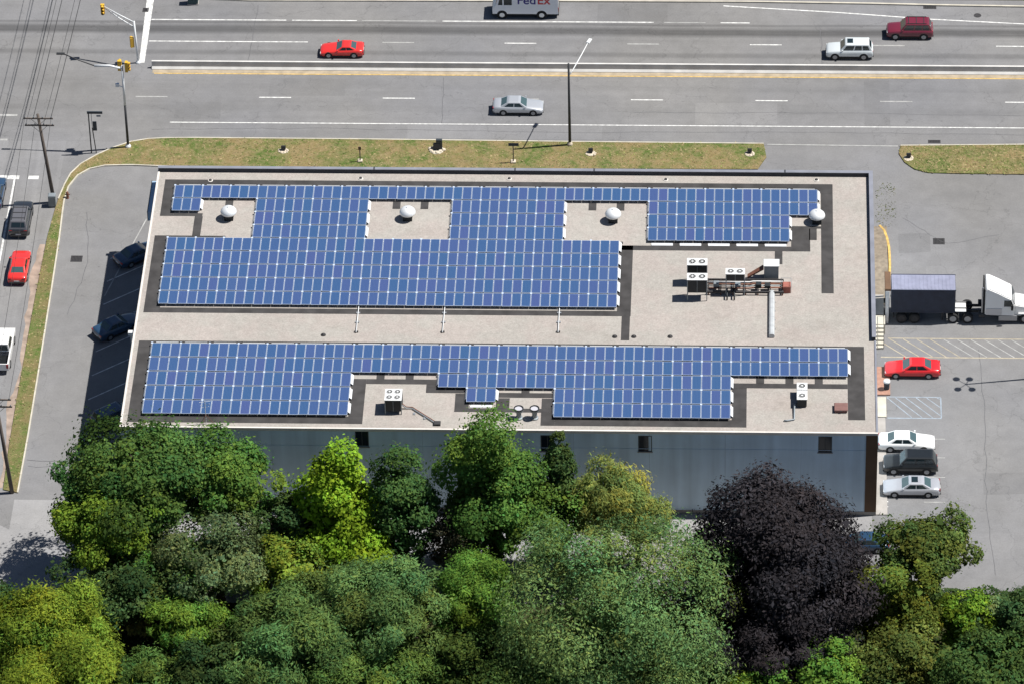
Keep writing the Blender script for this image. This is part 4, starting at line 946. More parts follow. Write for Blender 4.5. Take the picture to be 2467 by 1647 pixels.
for xx in (1.0, 2.2):
    MB().tube([(xx, -1.0, .5), (xx, 1.0, .5)], .08, 8).build('axle', M_IRON, con)
    for s in (-1, 1): wheel(con, xx, s*1.0, .5, .5, M_IRON)
for s in (-1, 1): MB().box(cl-1.25, cl-1.10, s*.7-.07, s*.7+.07, .05, .95).build('landing_leg', M_IRON, con)
tx0 = cx1-.75; tr = thing('semi_tractor', 'white semi tractor with a sloped roof fairing beside the container', 'truck', (tx0, cyc, .006))
bk = at(2371.6, 745, 1.0)[0]-tx0                       # back of the cab
for s in (-1, 1): MB().box(-.3, bk+4.0, s*.42-.06, s*.42+.06, .75, 1.0).build('chassis_rail', M_IRON, tr)
for xx in (.55, 1.9):
    MB().tube([(xx, -.95, .5), (xx, .95, .5)], .09, 8).build('axle', M_IRON, tr)
    for s in (-1, 1): wheel(tr, xx, s*.95, .5, .5, M_CHROME); 
for s in (-1, 1): MB().tube([(bk-.55, s*.9-.0, .85), (bk-.0, s*.9, .85)], .3, 12).build('air_tank', M_IRON, tr)
MB().lathe([(.50, 1.02), (.50, 1.12), (.2, 1.14)], 14, (1.2, 0)).build('fifth_wheel', M_IRON, tr)
MB().box(.75, 1.75, -.95, .6, 1.145, 1.2).build('deck_plate', M_UNIT, tr)
m = MB(); hwid = 1.2
pc = [(bk, .95), (bk, 3.95), (bk+.25, 4.05), (bk+1.2, 3.55), (bk+2.15, 2.98), (bk+2.45, 2.85), (bk+2.75, 2.05), (bk+2.75, .85)]
m.quad([(x_, -hwid, z_) for x_, z_ in pc]); m.quad([(x_, hwid, z_) for x_, z_ in pc[::-1]])
for i in range(len(pc)): p_, q_ = pc[i], pc[(i+1) % len(pc)]; m.quad([(p_[0], -hwid, p_[1]), (q_[0], -hwid, q_[1]), (q_[0], hwid, q_[1]), (p_[0], hwid, p_[1])])
me = m.mesh('cab', P_WHT, fix=True); bm = bmesh.new(); bm.from_mesh(me); bmesh.ops.remove_doubles(bm, verts=bm.verts, dist=.001); bmesh.ops.recalc_face_normals(bm, faces=bm.faces)
bmesh.ops.bevel(bm, geom=bm.edges[:], offset=.09, segments=2, affect='EDGES'); bm.to_mesh(me); bm.free(); place('cab', me, tr)
ph = [(bk+2.74, .75), (bk+2.74, 2.02), (bk+3.6, 1.86), (bk+4.6, 1.66), (bk+4.85, 1.4), (bk+4.9, .7)]
m = MB(); hw2 = .98
m.quad([(x_, -hw2, z_) for x_, z_ in ph]); m.quad([(x_, hw2, z_) for x_, z_ in ph[::-1]])
for i in range(len(ph)): p_, q_ = ph[i], ph[(i+1) % len(ph)]; m.quad([(p_[0], -hw2, p_[1]), (q_[0], -hw2, q_[1]), (q_[0], hw2, q_[1]), (p_[0], hw2, p_[1])])
me = m.mesh('hood', P_WHT, fix=True); bm = bmesh.new(); bm.from_mesh(me); bmesh.ops.remove_doubles(bm, verts=bm.verts, dist=.001); bmesh.ops.recalc_face_normals(bm, faces=bm.faces)
bmesh.ops.bevel(bm, geom=bm.edges[:], offset=.08, segments=2, affect='EDGES'); bm.to_mesh(me); bm.free(); place('hood', me, tr)
MB().slab([(bk+2.74, -1.05, 2.12), (bk+2.74, 1.05, 2.12), (bk+2.49, 1.0, 2.80), (bk+2.49, -1.0, 2.80)], .03).build('windshield', M_GLASS, tr, fix=True)
for s in (-1, 1):
    MB().slab([(bk+2.62, s*1.2, 2.0), (bk+1.75, s*1.2, 2.0), (bk+1.75, s*1.2, 2.7), (bk+2.42, s*1.2, 2.7)][::(1 if s > 0 else -1)], .02).build('side_window', M_GLASS, tr, fix=True)
    MB().box(bk+.1, bk+1.55, s*1.22-.03, s*1.22+.03, 1.05, 1.75).build('side_panel', P_GRY, tr)
    MB().box(bk+1.3, bk+3.0, s*1.02-.2, s*1.02+.2, .38, .92).build('fuel_tank', M_CHROME, tr)
    MB().box(bk+2.4, bk+2.6, s*1.38-.1, s*1.38+.1, 1.75, 2.3).build('mirror', M_BLACK, tr); wheel(tr, bk+3.75, s*.98, .5, .32, M_CHROME)
    MB().box(bk+3.1, bk+4.4, s*1.08-.1, s*1.08+.1, 1.05, 1.18).build('fender', P_WHT, tr)
MB().box(bk-.16, bk-.012, -1.1, 1.1, 1.0, 3.9).build('rear_wall', M_BLACK, tr)
MB().tube([(bk-.25, -.95, 1.0), (bk-.25, -.95, 4.0)], .09, 10).build('exhaust_stack', M_CHROME, tr)

# ------------------------------------------------------------------ poles, signals, wires
def utility_pole(u, v, h, lean, lb, arms):
    x, y = at(u, v); o = thing('utility_pole', lb, 'utility pole', (x, y, .0), 0, 'utility poles')
    MB().tube([(0, 0, -.2), (lean*.5, 0, h*.5), (lean, 0, h)], [.19, .165, .13], 12).build('pole', M_POLE, o, smooth=True)
    pts = []
    for z, ln in arms:
        lx_ = lean*z/h
        MB().box(lx_-ln, lx_+ln, -.19, -.08, z-.06, z+.06).build('crossarm', M_POLE, o)
        for k in range(4):
            xx = lx_-ln*.9+k*ln*.6; MB().lathe([(.03, z+.06), (.06, z+.12), (.05, z+.2), (.02, z+.24)], 8, (xx, -.135)).build('insulator', M_UGREY, o); pts.append((x+xx, y-.135, z+.24))
        for s in (-1, 1): MB().tube([(lx_+s*ln*.55, -.10, z-.04), (lx_+s*.08, -.10, z-.75)], .02, 5).build('brace', M_IRON, o)
    return pts, (x, y)
p1_, b1 = utility_pole(131, 488, 10.4, -.85, 'leaning wooden utility pole by the grass corner', [(10.0, 1.4), (9.2, 1.4)])
p2_, b2 = utility_pole(29.5, 1186, 11.2, -.7, 'wooden utility pole at the lower left by the driveway', [(10.8, 1.4), (10.0, 1.4)])
x, y = b1; tf = thing('transformer', 'grey cabinet at the foot of the leaning utility pole', 'cabinet', (x-.1, y-.55, .1))
MB().box(-.35, .35, -.3, .3, 0, 1.25, bev=.05).build('cabinet', M_UGREY, tf); MB().box(-.3, .3, -.325, -.302, .1, 1.1).build('door', M_UGREY, tf)
x, y = at(88, 12)
def sag(a, b, s, n=14): return [(a[0]+(b[0]-a[0])*i/n, a[1]+(b[1]-a[1])*i/n, a[2]+(b[2]-a[2])*i/n-s*4*(i/n)*(1-i/n)) for i in range(n+1)]
b0 = (b1[0]+.9, b1[1]+58)
for i in range(8):
    a_ = p1_[i]; far_ = (b0[0]-1.4+(i % 4)*.95, b0[1], a_[2]+.3)
    WP = ('upper ' if i < 4 else 'lower ')+('left end', 'inner left', 'inner right', 'right end')[i % 4]+' pin'
    if i in (0, 1, 3, 4, 6): tag(MB().tube(sag(a_, far_, .5+.1*i), .022+.012*(i % 2), 5).build('overhead_wire', M_WIRE, smooth=True), 'thin wire over the highway from the leaning pole, '+WP, 'wire', 'overhead wires across the highway')
    if i in (0, 3, 5): tag(MB().tube(sag(a_, p2_[i], .7), .018, 5).build('overhead_wire', M_WIRE, smooth=True), 'thin wire between the two poles from the '+WP, 'wire', 'overhead wires between the poles')
    if i in (0, 2, 4): tag(MB().tube(sag(p2_[i], (p2_[i][0], p2_[i][1]-45, p2_[i][2]), .7), .018, 5).build('overhead_wire', M_WIRE, smooth=True), 'thin wire leaving downwards from the lower left pole, '+WP, 'wire', 'overhead wires leaving the picture')

def signal_head(parent, loc, rz, n=3):
    x, y, z = loc; h = .36*n+.05
    o = MB().box(-.19, .19, -.16, .12, -h/2, h/2, bev=.02).build('signal_head', M_SIGY, parent, loc); o.rotation_euler.z = rz
    for k in range(n):
        zz = h/2-.2-.36*k; MB().tube([(0, -.16, zz), (0, -.17, zz)], .13, 12).build('lens', M_BLACK, o)
        MB().tube([(0, -.16, zz+.02), (0, -.40, zz-.01)], .145, 10, caps=False).build('visor', M_SIGY, o)
    return o
# near signal pole with luminaire arm
x, y = at(309, 356); sg = thing('traffic_signal', 'tall signal pole with a long lamp arm at the grass corner', 'traffic light', (x, y, .1))
MB().tube([(0, 0, 0), (0, 0, 5.0)], [.13, .11], 12).build('pole', M_DSTEEL, sg, smooth=True); MB().tube([(0, 0, 5.0), (0, 0, 9.6)], [.125, .10], 12).build('upper_pole', M_STEEL, sg, smooth=True)
MB().tube([(0, 0, 9.3), (-1.2, .15, 9.5), (-2.7, .2, 9.45)], .12, 8).build('arm_sleeve', M_STEEL, sg, smooth=True)
MB().tube([(-2.7, .2, 9.45), (-4.2, .35, 10.0), (-5.6, .5, 10.6)], .055, 8).build('lamp_arm', M_DSTEEL, sg, smooth=True)
MB().box(-6.3, -5.5, .38, .62, 10.58, 10.72, bev=.04).build('luminaire', M_DSTEEL, sg)
signal_head(sg, (-.25, .2, 9.5), R(180), 3); signal_head(sg, (.42, -.1, 9.6), R(90), 3)
MB().tube([(-.1, 0, 7.1), (-.45, -.1, 7.35)], .05, 8).build('bracket', M_STEEL, sg); MB().box(-.75, -.40, -.22, .02, 7.25, 7.6).build('walk_signal', M_STEEL, sg)
MB().lathe([(.28, 0), (.28, .12), (.16, .3)], 12).build('base', M_STEEL, sg)
# far signal
x, y = at(333, 152); fs = thing('traffic_signal', 'short signal pole with a trussed arm at the barrier end', 'traffic light', (x, y, .01))
MB().tube([(0, 0, 0), (-.12, 0, 5.0)], [.11, .09], 10).build('pole', M_STEEL, fs, smooth=True)
for dz in (0, -.6): MB().tube([(-.12, 0, 4.9+dz), (-1.6, .6, 5.35+dz*.7), (-3.1, 1.2, 5.9+dz*.25)], .05, 6).build('truss_chord', M_STEEL, fs, smooth=True)
for k in range(4): MB().tube([(-.4-k*.6, .12+k*.24, 4.98+k*.18), (-.7-k*.6, .24+k*.24, 4.55+k*.22)], .03, 5).build('truss_web', M_STEEL, fs)
signal_head(fs, (-3.3, 1.25, 5.6), 0, 3); signal_head(fs, (-.45, -.05, 2.5), R(200), 3)
MB().lathe([(.25, 0), (.25, .1), (.14, .25)], 12).build('base', M_STEEL, fs)
# roadside lamp
x, y = at(1373, 351); lp = thing('street_lamp', 'tall dark lamp post with a slanted pale arm on the front lawn', 'lamp post', (x, y, .1))
MB().tube([(0, 0, 0), (.0, 0, 9.6)], [.15, .10], 12).build('pole', M_DSTEEL, lp, smooth=True)
MB().tube([(.0, 0, 8.2), (.35, .3, 8.55), (1.2, 2.3, 9.1), (1.75, 3.8, 9.4)], [.06, .06, .05, .045], 8).build('arm', M_UNIT, lp, smooth=True)
o = MB().box(-.16, .16, -.1, .65, -.08, .08, bev=.03).build('luminaire', M_UNIT, lp, (1.75, 3.8, 9.42)); o.rotation_euler.z = R(-22)
MB().lathe([(.27, 0), (.27, .15), (.17, .35)], 12).build('base', M_STONE, lp)
# two-legged panel sign at the corner
x, y = at(226, 369); ps = thing('corner_sign', 'dark two-legged sign frame at the kerb corner by the side street', 'sign', (x, y, .0))
MB().tube([(-.22, 0, 0), (-.22, 0, 4.7)], .06, 8).build('leg', M_DSTEEL, ps); MB().tube([(.25, 0, 0), (.05, 0, 3.0)], .05, 8).build('leg', M_DSTEEL, ps)
MB().box(-.35, 1.15, -.06, .06, 4.7, 4.95).build('top_bar', M_DSIGN, ps); MB().box(.12, .50, -.05, .05, 2.7, 3.75).build('panel', M_DSIGN, ps); MB().box(.55, .95, -.04, .04, 4.35, 4.5).build('name_plate', M_UGREY, ps)
MB().tube([(.05, 0, 2.9), (.05, 0, 4.7)], .03, 6).build('upright', M_UGREY, ps)
# small sign posts on the lawn
x, y = at(868, 391); s1 = thing('sign_post', 'thin brown post on a pale footing, left of the lamp post', 'sign', (x, y, .1))
MB().box(-.05, .05, -.05, .05, 0, 1.75).build('post', M_POLE, s1); MB().box(-.22, .22, -.22, .22, -.0, .14).build('footing', M_STONE, s1); MB().box(-.14, .14, -.07, -.052, 1.4, 1.75).build('plate', M_BROWN, s1)
x, y = at(1237, 393); s2 = thing('sign_post', 'thin post with a wide dark plate just left of the lamp post', 'sign', (x, y, .1))
MB().box(-.05, .05, -.05, .05, 0, 2.1).build('post', M_POLE, s2); MB().box(-.24, .24, -.24, .24, .0, .14).build('footing', M_STONE, s2); MB().box(-.45, .55, -.07, -.052, 1.95, 2.3).build('plate', M_DSIGN, s2)
# stone-ringed lawn spotlights
def spot(u, v, lb, s=1.0, tall=False):
    x, y = at(u, v); o = thing('lawn_light', lb, 'lawn light', (x, y, .1), 0, 'lawn lights')
    rng = random.Random(int(u)); nst = 9
    for k in range(nst):
        a = 2*math.pi*k/nst; r_ = .42*s*rng.uniform(.8, 1.15); sz = .12*s*rng.uniform(.7, 1.3)
        m = MB(); m.lathe([(sz, 0), (sz*1.05, sz*.4), (sz*.6, sz*.8)], 7, (math.cos(a)*r_, math.sin(a)*r_*.8)); m.build('stone', M_STONE, o)
    MB().lathe([(.48*s, .0), (.48*s, .03), (.3*s, .05)], 12).build('soil_bed', M_STONE if not tall else M_KERB, o)
    q_ = MB().box(-.22*s, .22*s, -.16*s, .16*s, .18, .18+.34*s, bev=.03).build('lamp_box', M_BLACK, o); q_.rotation_euler.x = R(-20)
    MB().tube([(0, 0, .03), (0, 0, .3)], .05, 6).build('stem', M_BLACK, o)
    if tall: MB().box(-.05, .55, .05, .35, .05, 1.15, bev=.04).build('pedestal', M_DSIGN, o)
spot(683, 366, 'small stone-ringed lawn light at the left of the front lawn'); spot(1052, 364, 'larger stone-ringed lawn light with a dark pedestal on the front lawn', 1.5, True); spot(1423, 372, 'small stone-ringed lawn light right of the lamp post'); spot(1806, 373, 'small stone-ringed lawn light at the right tip of the front lawn'); spot(2189, 384, 'small stone-ringed lawn light on the right grass island')
x, y = at(163, 478); hy = thing('fire_hydrant', 'small dark hydrant on bare soil beside the leaning utility pole', 'hydrant', (x, y, .02))
MB().lathe([(.16, 0), (.13, .1), (.13, .55), (.15, .6), (.08, .75)], 12).build('barrel', M_RUST, hy)
for s in (-1, 1): MB().tube([(0, 0, .42), (s*.24, 0, .42)], .06, 8).build('outlet', M_RUST, hy)
# lot lamp just outside the right edge (its shadow falls into view)
tipx, tipy = at(2330, 925); hL = 11.2; bxp, byp = tipx+.56*hL-.15, tipy+.085*hL
ll = thing('lot_lamp', 'four-headed lot lamp whose shadow lies across the right lot', 'lamp post', (bxp, byp, 0))
MB().tube([(0, 0, 0), (0, 0, hL)], [.11, .07], 10).build('pole', M_DSTEEL, ll, smooth=True); MB().lathe([(.3, 0), (.3, .6), (.12, .62)], 12).build('base', M_FOUND, ll)
for dx, dy in ((-.85, .75), (.35, .75), (-.75, -.75), (.55, -.75)):
    MB().tube([(0, 0, hL-.05), (dx, dy, hL-.05)], .035, 6).build('bracket', M_DSTEEL, ll); MB().lathe([(.30, hL-.12), (.32, hL-.02), (.18, hL+.08)], 14, (dx, dy)).build('lamp_head', M_DSTEEL, ll)
# roadside cabinet at the top left
x, y = at(465, 13); cb = thing('roadside_cabinet', 'dark green cabinet cut by the top edge at the left', 'cabinet', (x, y+.35, .01))
MB().box(-.5, .5, -.35, .35, .12, 1.7, bev=.05).build('cabinet', mat('dark_green_enamel', (.02, .06, .065), .5), cb); MB().box(-.55, .55, -.4, .4, 0, .12).build('plinth', M_FOUND, cb); MB().box(-.42, .42, -.37, -.352, .25, 1.55).build('door', MATS['dark_green_enamel'], cb)
# ------------------------------------------------------------------ trees
def leaf_mat(name, col, var=.35, trans=.35):
    m = bpy.data.materials.new(name); m.use_nodes = True; n = m.node_tree.nodes; l = m.node_tree.links
    n.remove(n['Principled BSDF']); out = n['Material Output']
    at_ = n.new('ShaderNodeAttribute'); at_.attribute_name = 'tint'
    mx = n.new('ShaderNodeMix'); mx.data_type = 'RGBA'; mx.blend_type = 'MULTIPLY'; mx.inputs[0].default_value = 1; mx.inputs[6].default_value = (*(c_*1.16 for c_ in col), 1); l.new(at_.outputs['Color'], mx.inputs[7])
    df = n.new('ShaderNodeBsdfDiffuse'); l.new(mx.outputs[2], df.inputs['Color'])
    tr_ = n.new('ShaderNodeBsdfTranslucent'); l.new(mx.outputs[2], tr_.inputs['Color'])
    m1 = n.new('ShaderNodeMixShader'); m1.inputs[0].default_value = trans; l.new(df.outputs[0], m1.inputs[1]); l.new(tr_.outputs[0], m1.inputs[2])
    l.new(m1.outputs[0], out.inputs['Surface'])
    return m
M_BARK = mat('bark', (.055, .042, .032), .95, var=.3, scale=4)
SINP, COSP = math.sin(PITCH), math.cos(PITCH)
def unit(a): return a/np.maximum(np.linalg.norm(a, axis=1, keepdims=True), 1e-9)
def crown_mesh(rx, ry, rz, kind, size, n, rng, mt, hue=.12):
    nl = {'fine': 80, 'broad': 58, 'feather': 70, 'cone': 52, 'dome': 96, 'spire': 40, 'droop': 60, 'shrub': 22}[kind]
    k = np.arange(nl)+.5; ph = np.arccos(1-2*k/nl); th = math.pi*(1+5**.5)*k
    d = np.stack([np.cos(th)*np.sin(ph), np.sin(th)*np.sin(ph), np.cos(ph)], 1); d = unit(d+rng.normal(0, .22, d.shape))
    rad = rng.uniform(.52, .86, nl)
    lump = 1+.16*np.sin(d[:, 0]*3.1+rng.uniform(0, 6))+.13*np.sin(d[:, 1]*4.3+d[:, 2]*2.2+rng.uniform(0, 6))
    cen = d*(rad*lump)[:, None]
    if kind in ('cone', 'spire'):
        hz = (cen[:, 2]+1)/2; f = np.clip(1.24-hz*1.08 if kind == 'cone' else 1.15-hz*1.1, .12, 1); cen[:, :2] *= f[:, None]
        lr = rng.uniform(.17, .34, nl)*(.6+.6*f)
    elif kind == 'dome':
        hz = (cen[:, 2]+1)/2; f = np.clip(1.22-np.clip(hz, 0, 1)**1.6*1.0, .15, 1); cen[:, :2] *= f[:, None]; lr = rng.uniform(.15, .27, nl)*(.65+.45*f)
    elif kind == 'shrub': lr = rng.uniform(.34, .52, nl)
    else: lr = .12+.29*rng.random(nl)**1.3
    if kind in ('broad', 'feather', 'droop'):
        keep = rng.random(nl) > .20; keep[:3] = True; cen, lr, nl = cen[keep], lr[keep], int(keep.sum())
    sc_ = np.array([rx, ry, rz]); mean = (rx*ry*rz)**(1/3)
    cen = cen*sc_; lr = lr*mean
    which = rng.choice(nl, n, p=lr**2/np.sum(lr**2))
    dd = unit(rng.normal(0, 1, (n, 3))); cd_ = unit(cen[which]/sc_+1e-6)
    flip = (dd*cd_).sum(1) < -.25; dd[flip] *= -1
    r_ = lr[which]*(1-.42*rng.random(n)**1.6)
    squash = np.array([1, 1, .72 if kind not in ('spire', 'droop') else 1.0])
    pos = cen[which]+dd*r_[:, None]*squash
    core = rng.random(n) < .14; pos[core] = cen[which][core]*rng.uniform(.25, .8, core.sum())[:, None]+rng.normal(0, .12*mean, (core.sum(), 3))
    # twigs pushing out of the lobes
    tw = rng.random(n) < .2; pos[tw] += (dd[tw]+np.array([0, 0, .4]))*(lr[which][tw]*rng.uniform(.05, .42, tw.sum()))[:, None]
    nrm = unit(dd*.75+cd_*.35+np.array([0, 0, .5])+rng.normal(0, .52, (n, 3)))
    rv = rng.normal(0, 1, (n, 3))
    if kind == 'feather': rv = unit(dd*1.0+np.array([.2, 0, .5])+rng.normal(0, .35, (n, 3)))
    if kind in ('droop',): rv = np.array([0, 0, -1.0])+rng.normal(0, .35, (n, 3))
    t = unit(rv-nrm*(rv*nrm).sum(1, keepdims=True)); b = np.cross(nrm, t)
    asp = {'fine': .42, 'broad': .8, 'feather': .34, 'cone': .8, 'dome': .5, 'spire': .45, 'droop': .3, 'shrub': .75}[kind]
    s = (size*np.clip(rng.lognormal(-.06, .38, n), .4, 2.1)*np.where(core, 1.8, 1.0))[:, None]
    v = np.empty((n, 4, 3)); v[:, 0] = pos-t*s*.55; v[:, 1] = pos+b*s*asp*.5-nrm*s*.08; v[:, 2] = pos+t*s*.55-nrm*s*.12; v[:, 3] = pos-b*s*asp*.5-nrm*s*.08
    me = bpy.data.meshes.new('crown'); me.vertices.add(4*n); me.vertices.foreach_set('co', v.reshape(-1).astype(np.float32))
    me.loops.add(4*n); me.loops.foreach_set('vertex_index', np.arange(4*n, dtype=np.int32)); me.polygons.add(n); me.polygons.foreach_set('loop_start', np.arange(0, 4*n, 4, dtype=np.int32))
    me.update(calc_edges=True)
    lob = rng.normal(1, .2, nl)[which]; g = lob*rng.normal(1.06, .20, n); h = rng.normal(0, hue, n)+rng.normal(0, 1.0*hue, nl)[which]
    col = np.stack([g*(1+h), g, g*(1-h*.8), np.ones(n)], 1).clip(.25, 2.2); col = np.repeat(col, 4, 0).astype(np.float32)
    ca = me.color_attributes.new('tint', 'FLOAT_COLOR', 'POINT'); ca.data.foreach_set('color', col.reshape(-1))
    me.materials.append(mt); return me, cen, lr
LEAF = {}; TOTAL = []
TREE_G = 'trees along the rear drive'
def tree(name, label, u, v, rxp, ryp, zc, kind, col, size, dens=1.0, trans=.42, seed=None, hue=.1, group=TREE_G):
    rng = np.random.default_rng(seed if seed is not None else int(u*7+v))
    x, y = ad(u, v, zc); r = 1.07*rxp/S/27.3; q = 1.05*ryp/S/27.3
    rz = math.sqrt(max(q*q-(r*SINP)**2, (.45*r*COSP)**2))/COSP; rz = min(rz, 2.2*r)
    if zc-rz < .4: rz = zc-.4
    key = col
    if key not in LEAF: LEAF[key] = leaf_mat('foliage_%d' % len(LEAF), col, trans=trans)
    o = thing(name, label, 'tree' if zc > 2.2 else 'shrub', (x, y, -.06), 0, group)
    area = 4*math.pi*((r*r)**.8*(r*rz)**.8*2/3+(r*rz)**1.6/3)**(1/1.6)/1.0
    n = int(min(70000, dens*area*1.75/(size*size*{'fine': .42, 'broad': .8, 'feather': .34, 'cone': .8, 'dome': .5, 'spire': .45, 'droop': .3, 'shrub': .75}[kind]*.55)))
    me, cen, lr = crown_mesh(r, r, rz, kind, size, n, rng, LEAF[key], hue)
    place("crown", me, o, (0, 0, zc+.06)); TOTAL.append(n)
    # trunk and limbs
    tr0 = max(.10, .035*(zc+rz)); m = MB(); top = zc+.06+rz*.35
    wob = [(rng.normal(0, .12)*i, rng.normal(0, .12)*i) for i in range(4)]
    path = [(wob[i][0]*.5, wob[i][1]*.5, top*i/3) for i in range(4)]
    m.tube(path, [tr0*1.25, tr0, tr0*.8, tr0*.35], 9); m.build('trunk', M_BARK, o, smooth=True)
    if zc > 2.2:
        for j in rng.choice(len(cen), min(8, len(cen)), replace=False):
            c_ = cen[j]; z0 = max(.3*top, min(top*.9, (zc+c_[2])*.72)); e = (c_[0]*.92, c_[1]*.92, zc+.06+c_[2]*.92)
            MB().tube([(0, 0, z0), (e[0]*.45, e[1]*.45, z0+(e[2]-z0)*.6), e], [tr0*.5, tr0*.32, .03], 6).build('limb', M_BARK, o, smooth=True)
    return o
G1 = (.076, .136, .034); G2 = (.092, .164, .034); GY = (.120, .190, .026); LIME = (.178, .280, .024); GG = (.100, .138, .058); OL = (.20, .24, .066); DK = (.056, .096, .032); PUR = (.0255, .0232, .0262); BRN = (.086, .084, .052); GB = (.105, .190, .032); SILV = (.112, .172, .056)
T = tree; DT = 'leafy_tree'
T(DT, 'tall green tree overlapping the left end of the roof edge', 335, 1094, 160, 138, 10.5, 'broad', G1, 0.224)
T(DT, 'green tree hiding the wall left of the lime tree', 520, 1110, 120, 112, 9.0, 'broad', G2, 0.216)
T(DT, 'dark leafy tree at the edge of the left driveway', 205, 1150, 78, 120, 8.0, 'broad', G1, 0.216)
T(DT, 'bright green tree at the left, in front of the driveway', 250, 1225, 112, 105, 8.0, 'broad', GY, 0.216)
T(DT, 'grey-green open tree left of the lime tree', 500, 1270, 140, 110, 7.5, 'broad', GG, 0.192, .8)
T(DT, 'shaded tree low on the left, below the bright green one', 270, 1350, 125, 100, 5.5, 'broad', DK, 0.224)
T(DT, 'dark green tree under the grey-green open tree', 400, 1320, 100, 90, 5.5, 'broad', G1, 0.216, .9)
T('lime_tree', 'bright yellow-green tree standing out against the grey wall', 775, 1160, 120, 174, 9.0, 'cone', LIME, 0.264, 1.0, .4, hue=.06)
T('lime_tree', 'lower bright yellow-green bough mass under the lime tree', 820, 1265, 78, 78, 6.0, 'broad', LIME, 0.240, .9, .4, hue=.06)
T(DT, 'dark green rounded tree just right of the lime tree', 922, 1160, 76, 128, 9.0, 'broad', (0.059, 0.118, 0.036), 0.208)
T(DT, 'tall green tree in front of the flue stacks', 1130, 1115, 118, 150, 10.5, 'broad', G2, 0.216)
T('conifer_tree', 'narrow dark pointed tree before the second window', 1283, 1080, 52, 122, 11.0, 'spire', DK, 0.255)
T(DT, 'green tree below the pointed dark tree', 1235, 1190, 100, 90, 7.5, 'broad', G2, 0.216)
T('willow_tree', 'pale olive feathery tree against the middle of the wall', 1390, 1145, 95, 88, 8.5, 'droop', OL, 0.272)
T('willow_tree', 'small pale olive tree beside the feathery olive tree', 1462, 1185, 72, 58, 6.0, 'droop', OL, 0.256)
T(DT, 'brownish purple small tree in the middle gap', 1050, 1225, 72, 72, 6.5, 'fine', BRN, 0.216)
T(DT, 'dark shaded tree behind the lime tree foot', 650, 1215, 85, 80, 6.5, 'broad', DK, 0.216)
T(DT, 'yellowish green tree between the grey-green and the lime trees', 670, 1310, 80, 78, 7.0, 'broad', (0.147, 0.192, 0.028), 0.208, .9)
T('willow_tree', 'huge silvery green finely leaved tree at the bottom centre', 1414, 1406, 234, 214, 9.5, 'fine', SILV, 0.232, 1.0, .35)
T('willow_tree', 'silvery green lower boughs at the bottom, left of the purple tree', 1480, 1540, 165, 110, 6.0, 'fine', SILV, 0.224, .9)
T('copper_beech_tree', 'large dark purple tree at the right end of the wall', 1778, 1286, 236, 246, 9.8, 'dome', PUR, 0.295, 1.3, .2, seed=13871, hue=.03)
T('copper_beech_tree', 'dark purple lower boughs of the purple clump, towards the bottom', 1800, 1440, 190, 118, 5.5, 'fine', PUR, 0.264, 1.0, .2, hue=.03)
T(DT, 'rounded green tree on the edge of the right lot', 2122, 1268, 108, 98, 6.0, 'broad', (0.087, 0.123, 0.033), 0.224, 1.2)
T(DT, 'olive green tree between the purple tree and the right lot', 2065, 1390, 80, 118, 6.5, 'broad', (0.122, 0.151, 0.028), 0.208)
T(DT, 'bright yellow-green tree in the bottom left corner', 105, 1440, 120, 108, 6.5, 'feather', (0.147, 0.202, 0.026), 0.272)
T(DT, 'bright yellow-green spreading tree on the bottom edge at the left', 140, 1555, 170, 98, 5.5, 'feather', (0.147, 0.202, 0.026), 0.272)
T(DT, 'dark tree cut by the left edge near the bottom', 10, 1420, 60, 85, 5.0, 'broad', DK, 0.224)
T(DT, 'small bright green tree in the lower left', 428, 1440, 78, 66, 5.5, 'feather', GB, 0.256)
T('shrub', 'thin yellowish shrub in the dark gap at the lower left', 318, 1425, 34, 48, 1.9, 'shrub', (0.205, 0.192, 0.064), 0.240, .6, group='shrubs under the trees')
T('locust_tree', 'grey-green feathery tree left of the bright centre tree', 870, 1400, 145, 115, 8.0, 'feather', (0.100, 0.165, 0.052), 0.272)
T('locust_tree', 'feathery dark green tree low in the left centre', 660, 1480, 175, 115, 6.5, 'feather', (0.088, 0.144, 0.042), 0.288)
T(DT, 'bright green tree at the bottom centre, left of the huge silvery one', 1085, 1370, 102, 96, 7.5, 'feather', GB, 0.256)
T(DT, 'green tree on the bottom edge, left of centre', 860, 1545, 140, 80, 5.0, 'feather', G1, 0.272)
T(DT, 'dark green tree on the bottom edge near the centre', 1090, 1510, 130, 85, 5.0, 'broad', (0.054, 0.095, 0.026), 0.216)
T(DT, 'low green tree on the bottom edge below the huge silvery tree', 1230, 1560, 110, 70, 4.0, 'broad', G1, 0.216)
T(DT, 'bright green tree on the bottom edge under the purple clump', 1905, 1535, 80, 78, 5.5, 'broad', GB, 0.224)
T(DT, 'bright green low tree on the bottom edge between silvery and purple foliage', 1735, 1565, 105, 55, 4.5, 'broad', GB, 0.224)
T(DT, 'small bright tree beside the hedge at the lower right', 2210, 1420, 65, 64, 4.5, 'broad', (0.113, 0.189, 0.023), 0.216)
T(DT, 'pale leaved small tree at the lower right', 2278, 1420, 48, 50, 4.2, 'broad', (0.166, 0.218, 0.077), 0.192)
T(DT, 'mid green tree at the lower right corner', 2260, 1530, 128, 88, 5.5, 'broad', (0.067, 0.113, 0.031), 0.216)
T(DT, 'dark tree cut by the right edge near the bottom', 2345, 1440, 55, 84, 4.8, 'broad', DK, 0.216)
T(DT, 'olive tree on the bottom edge right of the purple clump', 2065, 1510, 100, 90, 5.0, 'broad', (0.100, 0.125, 0.031), 0.216)
T(DT, 'dark green tree in the bottom right between two brighter ones', 2000, 1570, 75, 64, 4.0, 'broad', DK, 0.216)
T(DT, 'dark tree filling the gap at the lower left centre', 480, 1540, 110, 85, 4.5, 'broad', DK, 0.216)
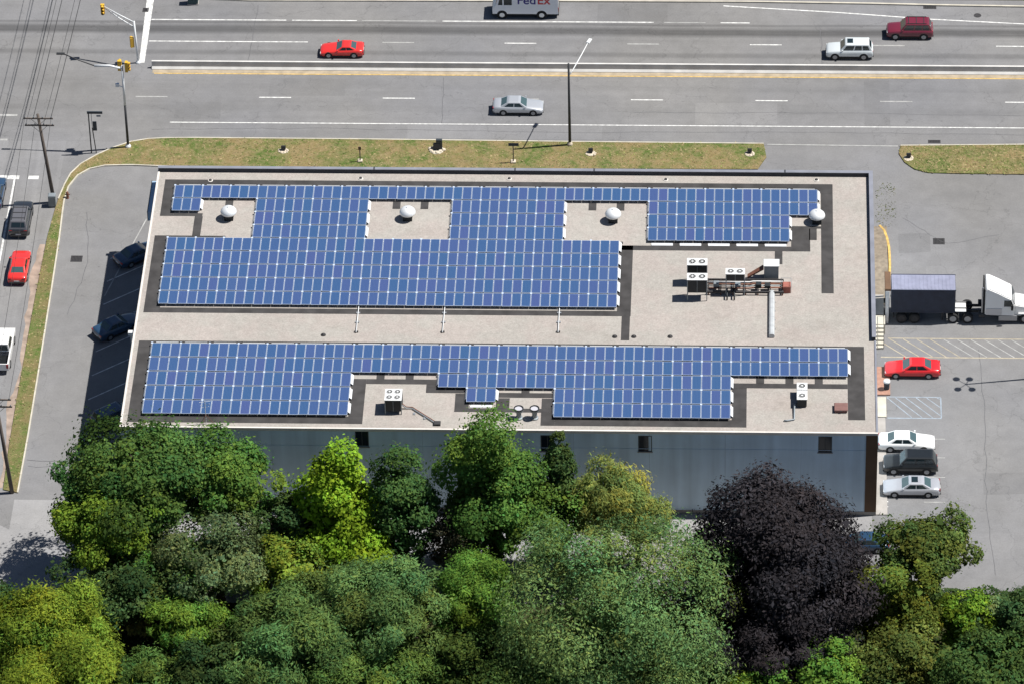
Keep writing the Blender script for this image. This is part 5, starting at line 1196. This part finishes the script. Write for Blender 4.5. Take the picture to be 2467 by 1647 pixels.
T(DT, 'dark green tree on the bottom edge at the left', 330, 1570, 100, 75, 4.0, 'feather', G1, 0.256)
# low hedge along the right lot and undergrowth
def bed(name, label, x0, x1, y0, y1, h, n, col, size, seed):
    rng = np.random.default_rng(seed); p = np.stack([rng.uniform(x0, x1, n), rng.uniform(y0, y1, n), np.zeros(n)], 1)
    f = .55+.45*np.sin(p[:, 0]*1.3+seed)*np.sin(p[:, 1]*1.7+.5*p[:, 0]); p[:, 2] = h*f*rng.uniform(.45, 1, n)**.5-.03
    nrm = unit(rng.normal(0, .5, (n, 3))+np.array([0, 0, 1])); rv = rng.normal(0, 1, (n, 3)); t = unit(rv-nrm*(rv*nrm).sum(1, keepdims=True)); b = np.cross(nrm, t); s = (size*rng.uniform(.6, 1.4, n))[:, None]
    v = np.empty((n, 4, 3)); v[:, 0] = p-t*s*.55; v[:, 1] = p+b*s*.36; v[:, 2] = p+t*s*.55; v[:, 3] = p-b*s*.36
    me = bpy.data.meshes.new(name); me.from_pydata(v.reshape(-1, 3).tolist(), [], np.arange(4*n).reshape(-1, 4).tolist())
    g = rng.normal(1, .2, n); h_ = rng.normal(0, .12, n); c_ = np.repeat(np.stack([g*(1+h_), g, g*(1-h_), np.ones(n)], 1).clip(.2, 2), 4, 0).astype(np.float32)
    ca = me.color_attributes.new('tint', 'FLOAT_COLOR', 'POINT'); ca.data.foreach_set('color', c_.reshape(-1))
    if col not in LEAF: LEAF[col] = leaf_mat('foliage_%d' % len(LEAF), col)
    me.materials.append(LEAF[col]); o = place(name, me); o['kind'] = 'stuff'; o['label'] = label; o['category'] = 'undergrowth'; return o
hx0, hy = ad(2180, 1357); bed('hedge_planting', 'low dark green planting along the edge of the right lot', hx0-3, 92, hy-2.6, hy-.15, 1.1, 9000, DK, .22, 3)
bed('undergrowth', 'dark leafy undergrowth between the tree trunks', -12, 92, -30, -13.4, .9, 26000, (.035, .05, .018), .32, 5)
wx_, wy_ = ad(2010, 520); bed('weeds', 'sparse weeds growing on the asphalt by the far right corner', wx_, wx_+1.9, wy_, wy_+7, .06, 300, (.13, .14, .06), .16, 9)
